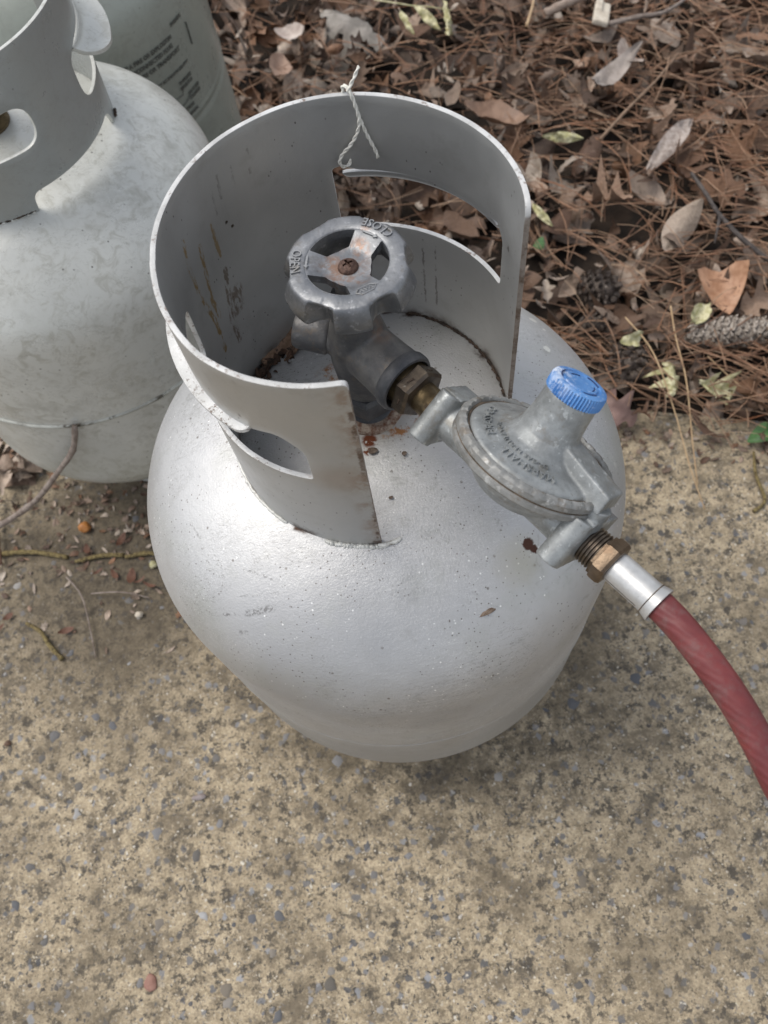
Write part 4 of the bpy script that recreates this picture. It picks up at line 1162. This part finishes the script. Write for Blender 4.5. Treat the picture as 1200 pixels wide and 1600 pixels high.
def litter():
    rnd = random.Random(77)
    kinds = ['oak', 'plain', 'oak', 'narrow', 'oak', 'plain', 'plain', 'oak', 'oak', 'narrow', 'oak', 'plain', 'oak', 'plain']
    mb = MB()
    K = [leaf_mesh(k, i + 50, 1.0, 8) for i, k in enumerate(kinds)]
    n = 0
    while n < 3600:
        x = rnd.uniform(-1.0, 1.5); y = rnd.uniform(-.1, 2.0)
        if y < edge_y(x) + rnd.uniform(-.006, .05) or blocked(x, y): continue
        n += 1
        L = rnd.uniform(.030, .075); v, f = K[n % len(K)]
        M = Matrix.Translation((x, y, -.010 + .036 * rnd.random())) @ rotm(rnd.gauss(0, .6), rnd.gauss(0, .45), rnd.random() * 6.28) @ Matrix.Scale(L, 4)
        mb.add(v, f, M)
    n = 0
    while n < 3000:
        x = rnd.uniform(-.6, 1.1); y = rnd.uniform(0, 1.5)
        if y < edge_y(x) + rnd.uniform(-.012, .03) or blocked(x, y): continue
        n += 1
        L = rnd.uniform(.010, .030); v, f = K[n % len(K)]
        mb.add(v, f, Matrix.Translation((x, y, .014 + .034 * rnd.random())) @ rotm(rnd.gauss(0, .7), rnd.gauss(0, .6), rnd.random() * 6.28) @ Matrix.Diagonal((L, L * rnd.uniform(.5, 1.1), L, 1)))
    meta(mb.build('leaf_litter', M_LEAFS, None, True, 0), 'deep layer of crumpled brown dead leaves covering the soil behind the concrete', 'leaf litter', kind='stuff')
    # loose leaves on top, one by one
    names = {'oak': 'lobed brown dead oak leaf lying loose on top of the leaf litter', 'plain': 'oval curled brown dead leaf lying loose on top of the leaf litter',
             'narrow': 'narrow dried willow-shaped brown leaf lying loose on top of the leaf litter'}
    protos = []
    for i, k in enumerate(kinds):
        m = MB(); v, f = leaf_mesh(k, i + 150, 1.0, 12); m.add(v, f); me = m.mesh('dead_leaf'); me.materials.append(M_LEAF); me.polygons.foreach_set('use_smooth', [True] * len(me.polygons)); protos.append((k, me))
    n = 0
    while n < 290:
        x = rnd.uniform(-.30, .80); y = .12 + 1.1 * rnd.random() ** 1.1
        if y < edge_y(x) - .004 or blocked(x, y, .04) or (x < -.05 and y < .75): continue
        k, me = protos[n % len(protos)]; n += 1
        o = bpy.data.objects.new('dead_leaf', me); COL.objects.link(o)
        L = rnd.uniform(.032, .074) * (.8 if y < .3 else 1)
        o.location = (x, y, .020 + .030 * rnd.random()); o.rotation_euler = (rnd.gauss(0, .42), rnd.gauss(0, .34), rnd.random() * 6.28); o.scale = (L, L, L)
        meta(o, names[k], 'leaf', {'oak': 'loose dead oak leaves', 'plain': 'loose oval dead leaves', 'narrow': 'loose narrow dead leaves'}[k])
    # needles
    mb = MB(); n = 0
    while n < 7500:
        x = rnd.uniform(-.6, 1.2); y = rnd.uniform(.02, 1.7)
        e = edge_y(x)
        if y < e - .004 + (.03 * rnd.random()): continue
        dens = .22 + .78 * max(0, min(1, (x - .15) / .35)) + (.5 if y < e + .12 and x > .2 else 0)
        if rnd.random() > dens or blocked(x, y, .05): continue
        n += 1
        L = rnd.uniform(.05, .12); a = rnd.random() * pi if rnd.random() < .5 else rnd.gauss(2.6, .5); cv = rnd.uniform(-.5, .5); z = .014 + .042 * rnd.random(); tilt = rnd.gauss(0, .13)
        for q in range(rnd.choice((1, 2, 3))):
            a2 = a + rnd.uniform(-.06, .06); P = []
            for k in range(5):
                s = (k / 4 - .5) * L; P.append((x + cos(a2 + cv * s / L) * s, y + sin(a2 + cv * s / L) * s, max(.004, z + tilt * s + .004 * sin(k))))
            if min(P[0][1] - edge_y(P[0][0]), P[-1][1] - edge_y(P[-1][0])) < -.02: continue
            mb.tube(P, .00042, 3, False)
    meta(mb.build('pine_needles', M_NEEDLE, None, True, 0), 'reddish brown dry pine needles scattered over the dead leaves', 'pine needles', kind='stuff')
    # crumbs on the slab along the edge and under the left tank
    mb = MB()
    for k in range(700):
        if k < 420:
            x = rnd.uniform(-.2, .7); y = edge_y(x) + .012 - abs(rnd.gauss(0, .022))
        else:
            x = rnd.gauss(-.30, .075); y = rnd.gauss(.155 if k % 2 else .21, .045)
        if y > edge_y(x) + .04 or hypot(x, y) < .11 or blocked(x, y, 0): continue
        v, f = K[k % len(K)]; L = rnd.uniform(.004, .013)
        mb.add(v, f, Matrix.Translation((x, y, .0012 + .001 * rnd.random())) @ rotm(rnd.gauss(0, .2), rnd.gauss(0, .2), rnd.random() * 6.28) @ Matrix.Scale(L, 4))
    meta(mb.build('leaf_crumbs', M_LEAFS, None, True, 0), 'small brown leaf crumbs scattered on the concrete beside the tanks and the litter edge', 'leaf crumbs', kind='stuff')
    # dark mulch at the far left, in front of the pale tank
    mb = MB()
    for k in range(420):
        x = rnd.uniform(-.66, -.395); y = rnd.uniform(.20, .50)
        if y < .235 - (x + .42) * .8 + rnd.uniform(-.02, .02): continue
        if blocked(x, y, .0): continue
        v, f = K[k % len(K)]; L = rnd.uniform(.015, .045)
        mb.add(v, f, Matrix.Translation((x, y, .003 + .014 * rnd.random())) @ rotm(rnd.gauss(0, .3), rnd.gauss(0, .3), rnd.random() * 6.28) @ Matrix.Scale(L, 4))
    meta(mb.build('leaf_mulch', M_LEAFS, None, True, 0), 'dark drift of small dead leaves on the concrete at the far left edge', 'leaf litter', kind='stuff')
litter()

def thing_mesh(name, mb, mat, label, cat, group=None, origin=None, smooth=True, sharp=0):
    if origin is not None: mb.v = [(a - origin[0], b - origin[1], c - origin[2]) for a, b, c in mb.v]
    return meta(mb.build(name, mat, None, smooth, sharp, origin), label, cat, group)

# special leaves
def one_leaf(name, kind, seed, L, loc, rot, mat, label, cat='leaf', group=None):
    mb = MB(); v, f = leaf_mesh(kind, seed, L, 16, .16 if mat is M_WILT else .06); mb.add(v, f); o = mb.build(name, mat, None, True, 0, loc); o.rotation_euler = rot; return meta(o, label, cat, group)
one_leaf('heart_leaf', 'heart', 4, .056, (.414, .285, .050), (.15, .1, radians(-98)), M_HEART, 'heart-shaped orange-brown leaf lying above the long pine cone at the right')
one_leaf('green_leaf', 'plain', 9, .040, (.412, .126, .014), (.1, .05, radians(14)), M_GREEN, 'small fresh green leaf at the right edge where litter meets concrete')
one_leaf('green_leaf', 'plain', 12, .026, (.239, .415, .046), (.1, .2, radians(60)), M_GREEN, 'small bright green leaf just right of the silver collar in the litter')
one_leaf('wilted_leaf', 'narrow', 21, .052, (.310, .572, .054), (1.0, .1, radians(-14)), M_WILT, 'cream curled wilted leaf lying in the litter right of the collar top')
one_leaf('wilted_leaf', 'narrow', 22, .038, (.252, .455, .050), (.7, .3, radians(-60)), M_WILT, 'pale wilted sliver of leaf just above the small bright green leaf')
one_leaf('wilted_leaf', 'plain', 23, .040, (.372, .262, .056), (.5, .2, radians(40)), M_WILT, 'pale wilted leaf tucked behind the rounded end of the long pine cone')
one_leaf('wilted_leaf', 'oak', 24, .050, (.330, .198, .046), (.5, .2, radians(70)), M_WILT, 'crumpled yellow-green wilted leaf in front of the long pine cone')
one_leaf('wilted_leaf', 'plain', 25, .032, (.299, .247, .058), (.9, .2, radians(20)), M_WILT, 'wilted cream leaf standing beside the lower dark pine cone')
one_leaf('wilted_leaf', 'oak', 26, .044, (.368, .178, .038), (.4, .5, radians(-20)), M_WILT, 'flat pale wilted leaf between the long pine cone and the concrete')
one_leaf('wilted_leaf', 'narrow', 27, .045, (.158, .850, .060), (.8, .2, radians(-75)), M_WILT, 'leftmost hanging pale green leaf of the wilted sprig at the top')
one_leaf('wilted_leaf', 'narrow', 28, .056, (.190, .846, .062), (.7, .2, radians(-60)), M_WILT, 'middle pale green leaf of the wilted sprig at the top')
one_leaf('wilted_leaf', 'narrow', 29, .060, (.217, .834, .062), (.9, .2, radians(-95)), M_WILT, 'rightmost curled pale green leaf of the wilted sprig at the top')
mb = MB(); mb.tube([(.124, .916, .058), (.150, .890, .064), (.170, .876, .065), (.200, .864, .064), (.226, .852, .062)], [.0011, .0011, .001, .0009, .0007], 6)
thing_mesh('sprig_stem', mb, M_WILT, 'thin yellow-green stem of the wilted sprig lying at the top centre', 'stem', origin=(.124, .916, .058))
one_leaf('dead_leaf', 'oak', 33, .11, (.081, .880, .055), (.1, .15, radians(-50)), mat_simple('grey_oak_leaf', (.20, .18, .155), (.30, .27, .24), 60, .6, 0, .001, 150), 'large grey-brown oak leaf near the top, left of the wilted sprig')
one_leaf('dead_leaf', 'plain', 35, .066, (-.030, .810, .052), (.4, .2, radians(80)), mat_simple('tan_leaf', (.26, .16, .11), (.36, .24, .175), 60, .6, 0, .001, 150), 'smooth upright tan leaf between the rearmost tank and the collar rim')
one_leaf('dead_leaf', 'plain', 36, .050, (-.002, .880, .054), (.3, -.2, radians(-30)), mat_simple('pinkish_pale_leaf', (.36, .29, .255), (.52, .45, .40), 60, .6, 0, .001, 150), 'pale pinkish leaf above the smooth tan leaf near the top')
one_leaf('dead_leaf', 'plain', 37, .085, (.233, .625, .052), (-.2, .15, radians(-25)), mat_simple('russet_leaf', (.17, .10, .065), (.27, .17, .115), 60, .55, 0, .001, 150), 'big smooth russet leaf directly behind the right part of the collar rim')
one_leaf('dead_leaf', 'oak', 39, .055, (.262, .180, .034), (.3, .2, radians(-40)), mat_simple('mauve_leaf', (.15, .09, .078), (.22, .14, .12), 60, .6, 0, .001, 150), 'mauve-brown leaf at the litter edge beside the silver tank shoulder')
one_leaf('dead_leaf', 'narrow', 41, .110, (.392, .655, .062), (.3, .1, radians(38)), mat_simple('grey_long_leaf', (.22, .185, .16), (.36, .31, .275), 60, .6, 0, .001, 150), 'long grey folded leaf slanting through the litter below the wood chip')
one_leaf('dead_leaf', 'plain', 43, .070, (.432, .690, .060), (.5, .2, radians(95)), mat_simple('ribbed_leaf', (.20, .15, .125), (.33, .27, .23), 60, .6, 0, .004, 60), 'ribbed grey-brown leaf hanging just right of the long grey folded leaf')
one_leaf('dead_leaf', 'narrow', 45, .100, (.435, .525, .060), (.3, -.1, radians(40)), mat_simple('speckled_long_leaf', (.25, .20, .17), (.42, .36, .32), 160, .6, 0, .001, 150), 'long pale speckled leaf right of the cream curled leaf')

# wood chip
mb = MB(); mb.box((0, 0, 0), (.055, .022, .008), bev=.002); mb.box((.012, .006, .005), (.030, .010, .005), bev=.001)
me = modded(mb.mesh(), [('REMESH', dict(mode='VOXEL', voxel_size=.0015)), ('SMOOTH', dict(factor=.5, iterations=2))]); me.materials.clear()
o = link('wood_chip', me, M_CHIP, None, True, 0, (.422, .785, .060)); o.rotation_euler = (.2, .15, radians(68)); meta(o, 'whitish broken wood chip lying on the litter at the top right', 'wood chip')

# twigs and stalks
def twig(name, pts, r0, r1, mat, label, cat='twig', n=8, branches=()):
    rnd = random.Random(len(label)); o = pts[0]; mb = MB(); P = [Vector(p) for p in pts]; Q = []
    for i in range(len(P) - 1):
        p0, p1, p2, p3 = P[max(i - 1, 0)], P[i], P[i + 1], P[min(i + 2, len(P) - 1)]
        for k in range(6):
            t = k / 6; Q.append(.5 * ((2 * p1) + (p2 - p0) * t + (2 * p0 - 5 * p1 + 4 * p2 - p3) * t * t + (3 * p1 - p0 - 3 * p2 + p3) * t ** 3))
    Q.append(P[-1])
    rr = [(r0 + (r1 - r0) * i / (len(Q) - 1)) * rnd.uniform(.86, 1.16) for i in range(len(Q))]
    mb.tube(Q, rr, n)
    for b in branches: mb.tube(b, [r1 * .8, r1 * .4], 5)
    return thing_mesh(name, mb, mat, label, cat, None, o)
twig('twig', [(-.455, .190, .006), (-.400, .178, .045), (-.345, .170, .090), (-.300, .164, .140), (-.268, .160, .178), (-.251, .1605, .212)], .0032, .0026, M_TWIG, 'rough grey twig leaning against the seam of the pale left tank')
twig('twig', [(.440, .470, .055), (.443, .430, .058), (.448, .395, .056), (.465, .350, .052), (.492, .312, .048), (.56, .28, .045)], .0022, .0030, M_TWIGD, 'thin dark forked twig curving above the heart-shaped leaf', branches=[((.448, .395, .056), (.43, .36, .052))])
twig('twig', [(.425, .762, .060), (.465, .756, .066), (.500, .758, .064), (.540, .785, .058)], .0034, .0020, M_TWIG, 'grey arched twig lying on the litter right of the pale wood chip')
twig('twig', [(.355, .560, .050), (.40, .595, .058), (.452, .640, .055), (.50, .69, .05)], .0022, .0013, mat_simple('brown_twig', (.17, .11, .07), (.27, .18, .12), 120, .7), 'thin brown twig slanting through the litter at the upper right')
twig('twig', [(.350, .812, .058), (.380, .816, .064), (.425, .832, .062), (.48, .87, .06)], .0062, .0046, mat_simple('tan_stick', (.22, .16, .125), (.33, .26, .21), 90, .7), 'thick tan stick at the top edge right of the wilted sprig')
twig('straw', [(.318, .790, .060), (.335, .825, .064), (.350, .865, .06)], .0019, .0015, M_STRAW, 'short pale straw stalk standing at the top right of the wilted sprig', 'straw')
twig('straw', [(.297, .275, .060), (.312, .225, .058), (.318, .160, .040), (.321, .105, .018), (.326, .058, .0012)], .0009, .0007, M_STRAW, 'long dry straw stalk hanging from the litter down onto the concrete', 'straw')
twig('straw', [(.350, .280, .058), (.343, .240, .055), (.340, .190, .045), (.332, .130, .022), (.327, .085, .004)], .0010, .0007, M_STRAW, 'second straw stalk crossing the long one over the litter edge', 'straw')
twig('straw', [(.372, .215, .045), (.395, .180, .035), (.415, .160, .025)], .0008, .0008, M_STRAW, 'short slanting straw stalk in front of the long pine cone', 'straw')
G = None
twig('catkin', [(-.4600, .160, .003), (-.427, .163, .004), (-.390, .158, .004), (-.352, .144, .003)], .0032, .0024, M_CATK, 'leftmost olive catkin strand lying on the concrete in front of the pale tank', 'catkin')
twig('catkin', [(-.343, .137, .003), (-.315, .138, .004), (-.290, .134, .003)], .0022, .0026, M_CATK, 'middle olive catkin strand lying end to end with the leftmost one', 'catkin')
twig('catkin', [(-.288, .131, .003), (-.262, .130, .004), (-.235, .119, .003), (-.205, .112, .003)], .0024, .0022, M_CATK, 'rightmost olive catkin strand running under the side of the silver tank', 'catkin')
twig('catkin', [(-.396, .077, .003), (-.380, .064, .004), (-.370, .047, .004), (-.357, .030, .003)], .0018, .0024, M_CATK, 'lone olive catkin strand on open concrete below the other three', 'catkin')
twig('catkin', [(.398, .112, .003), (.390, .085, .003), (.388, .055, .003), (.372, .045, .003)], .0014, .0020, M_CATK, 'bent tan catkin strand on the concrete at the right beside the straw stalks', 'catkin')
twig('dry_stem', [(-.352, .120, .006), (-.335, .095, .008), (-.328, .065, .006), (-.322, .025, .003)], .0009, .0007, M_TWIG, 'thin kinked dry stem on the concrete left of the silver tank', 'stem')
twig('dry_stem', [(-.325, .095, .006), (-.290, .088, .010), (-.262, .078, .003)], .0008, .0006, M_TWIG, 'thin arched dry stem meeting the kinked one on the concrete', 'stem')
twig('twig', [(-.432, .235, .015), (-.430, .200, .010), (-.425, .150, .006)], .0030, .0020, mat_simple('red_brown_twig', (.10, .05, .03), (.17, .09, .06), 120, .7), 'short red-brown twig at the left edge under the leaning grey twig')

def pebble(name, loc, r, mat, label, cat, sc=(1, .8, .6)):
    bm = bmesh.new(); bmesh.ops.create_icosphere(bm, subdivisions=3, radius=r)
    for v in bm.verts:
        q = 1 + .28 * noise.noise(v.co * (1.1 / r) + Vector(loc) * 50); v.co = Vector((v.co.x * sc[0] * q, v.co.y * sc[1] * q, v.co.z * sc[2] * q))
    me = bpy.data.meshes.new(name); bm.to_mesh(me); bm.free()
    return meta(link(name, me, mat, None, True, 0, loc), label, cat)
pebble('berry', (-.332, .176, .005), .0065, M_ORANGE, 'small round orange-brown berry on the concrete in front of the pale tank', 'berry', (1, 1, .9))
pebble('bud', (-.258, .116, .0035), .0042, M_WILT, 'tiny yellow-green bud beside the rightmost olive catkin', 'bud', (1, 1, .9))
pebble('seed', (-.275, .062, .004), .0042, M_CHIP, 'tiny cream seed on the concrete near the thin arched stem', 'seed', (1, .8, .8))
pebble('pebble', (-.278, -.274, .0012), .0068, M_RED, 'flat reddish stone chip set in the concrete at the bottom left', 'pebble', (.8, 1, .35))
pebble('pebble', (-.225, -.130, .002), .0060, mat_simple('grey_mauve_stone', (.22, .18, .17), (.33, .29, .28), 100, .7), 'small mauve-grey leaning stone chip on open concrete, left of centre', 'pebble', (1.2, .5, .5))
pebble('seed', (-.412, -.045, .002), .0035, mat_simple('brown_seed', (.09, .05, .03), (.14, .08, .05), 100, .6), 'small round brown seed on the concrete near the left edge', 'seed', (1, .8, .7))
mm = mat_simple('brown_debris', (.10, .065, .045), (.21, .16, .12), 300, .8, 0, .0006, 800)
pebble('debris_crumb', (-.0033, -.0279, .3962), .0023, mm, 'larger brown crumb on the silver dome just below the valve', 'crumb', (1.1, .8, .6))
pebble('debris_crumb', (.0132, -.0329, .3955), .0014, mm, 'smaller brown crumb on the silver dome right of the larger one', 'crumb', (1, .9, .7))
pebble('debris_crumb', (.0015, -.0560, .3920), .0012, mm, 'tiny brown crumb beside the rusty front edge of the collar', 'crumb', (1, .7, .6))
one_leaf('dead_leaf', 'narrow', 61, .013, (.0415, -.1191, .3636), (.2, .1, radians(20)), mm, 'tiny dark plant sliver stuck on the front of the silver dome')
for o_, l_ in (((-.0430, .0585, .3885), 'small dead brown leaf lying inside the collar on the silver dome'),):
    one_leaf('dead_leaf', 'plain', 63, .034, o_, (.25, -.2, radians(32)), mat_simple('collar_leaf', (.16, .095, .055), (.27, .17, .11), 200, .7, 0, .001, 300, spots=((.04, .025, .018), 160, .55)), l_)
mb = MB(); rnd = random.Random(4)
for k in range(60):
    t = radians(rnd.uniform(100, 150)); r = .0745 - abs(rnd.gauss(0, .006)); v, f = leaf_mesh('plain', k, 1, 4)
    mb.add(v, f, Matrix.Translation((r * cos(t), r * sin(t), .3875 + rnd.uniform(0, .003))) @ rotm(rnd.gauss(0, .5), rnd.gauss(0, .5), rnd.random() * 6) @ Matrix.Scale(rnd.uniform(.003, .009), 4))
meta(mb.build('collar_debris', mat_simple('dark_leaf_bits', (.02, .014, .010), (.10, .055, .035), 200, .9, 0, .0008, 500), None, True, 0), 'dark rotten leaf crumbs heaped in the corner inside the silver collar', 'debris', kind='stuff')

# brown leaf fragments on the slab at the left
FR = [(-.318, .120, 30), (-.300, .112, 120), (-.282, .106, 80), (-.272, .100, 200), (-.352, .060, 10), (-.415, .088, 30), (-.425, .076, 40), (-.292, .152, 60), (-.330, .148, 100), (-.262, .092, 150)]
FL = ['just below the gap between the two left catkins', 'below the left end of the rightmost catkin', 'below the middle of the rightmost catkin', 'closest to the silver tank, below the rightmost catkin',
      'beside the lone catkin on open concrete', 'at the left edge of the picture, upper of two', 'at the left edge of the picture, lower of two', 'above the rightmost catkin, near the orange berry', 'directly above the middle catkin', 'farthest right, just above the tiny cream seed']
pm = MB(); v, f = leaf_mesh('narrow', 91, 1, 8); pm.add(v, f); pme = pm.mesh('leaf_fragment'); pme.materials.append(M_FRAG); pme.polygons.foreach_set('use_smooth', [True] * len(pme.polygons))
for i, (x, y, a) in enumerate(FR):
    o = bpy.data.objects.new('leaf_fragment', pme); COL.objects.link(o); o.location = (x, y, .004); o.rotation_euler = (.3, .1, radians(a)); q_ = .012 + .008 * ((i * 7) % 5) / 5; o.scale = (q_, q_ * (1.1 + .5 * (i % 3)), q_)
    meta(o, 'red-brown leaf fragment ' + FL[i], 'leaf', 'red-brown leaf fragments on the slab')

# pine cones
def pine_cone(L, R, loc, rot, mat, opening, label, seed, nsc=110, taper=1.0):
    rnd = random.Random(seed); root = meta(empty('pine_cone', loc), label, 'pine cone'); root.rotation_euler = rot
    core = MB(); core.lathe([(0, -L / 2)] + [(R * .72 * sin(pi * (.06 + .88 * k / 12)) ** .6 * (1 - (1 - taper) * k / 12), -L / 2 + L * k / 12) for k in range(1, 12)] + [(0, L / 2)], 16)
    core.build('core', M_COND, root, True, 0)
    mb = MB()
    for k in range(nsc):
        t = (k + .5) / nsc; a = k * 2.39996
        env = sin(pi * (.07 + .86 * t)) ** .55 * (1 - (1 - taper) * t); r = R * env; z = -L / 2 + L * t
        s = R * .36 * (.65 + .5 * env) * rnd.uniform(.9, 1.1)
        vs = [(-.35, 0, -.10), (.35, 0, -.10), (-.62, .62, .0), (.62, .62, .0), (0, 1.02, .06), (0, .62, .36), (0, 0, .16), (0, .75, -.14)]
        fs = [(0, 1, 3, 7, 2), (2, 7, 4), (7, 3, 4), (0, 2, 5, 6), (1, 6, 5, 3), (2, 4, 5), (3, 5, 4), (0, 6, 1)]
        # local: y outwards along the scale, z towards the cone tip side
        tl = opening + rnd.uniform(-.12, .12)
        F = Matrix.Translation((0, 0, z)) @ Matrix.Rotation(a - pi / 2, 4, 'Z') @ Matrix.Translation((0, r * .62, 0)) @ Matrix.Rotation(tl, 4, 'X')
        mb.add([(q[0] * s, q[1] * s * 1.25, q[2] * s) for q in vs], fs, F)
    sc = mb.build('scales', mat, root, False); meta(sc, kind='stuff')
    return root
pine_cone(.104, .0215, (.412, .243, .040), (radians(90), radians(4), radians(81)), M_CONE, .85, 'long weathered grey-brown pine cone lying on its side at the right edge', 1, 150, .72)
pine_cone(.052, .0215, (.288, .342, .036), (radians(60), 0, radians(25)), M_COND, .55, 'upper dark open pine cone in the litter right of the silver tank', 2, 60)
pine_cone(.050, .0225, (.292, .240, .030), (radians(50), .2, radians(-20)), M_COND, .5, 'lower dark open pine cone right behind the blue cap', 3, 54)
pine_cone(.034, .016, (.272, .296, .030), (radians(80), .4, radians(60)), M_COND, .5, 'smallest dark pine cone half buried between the two dark ones', 4, 40)
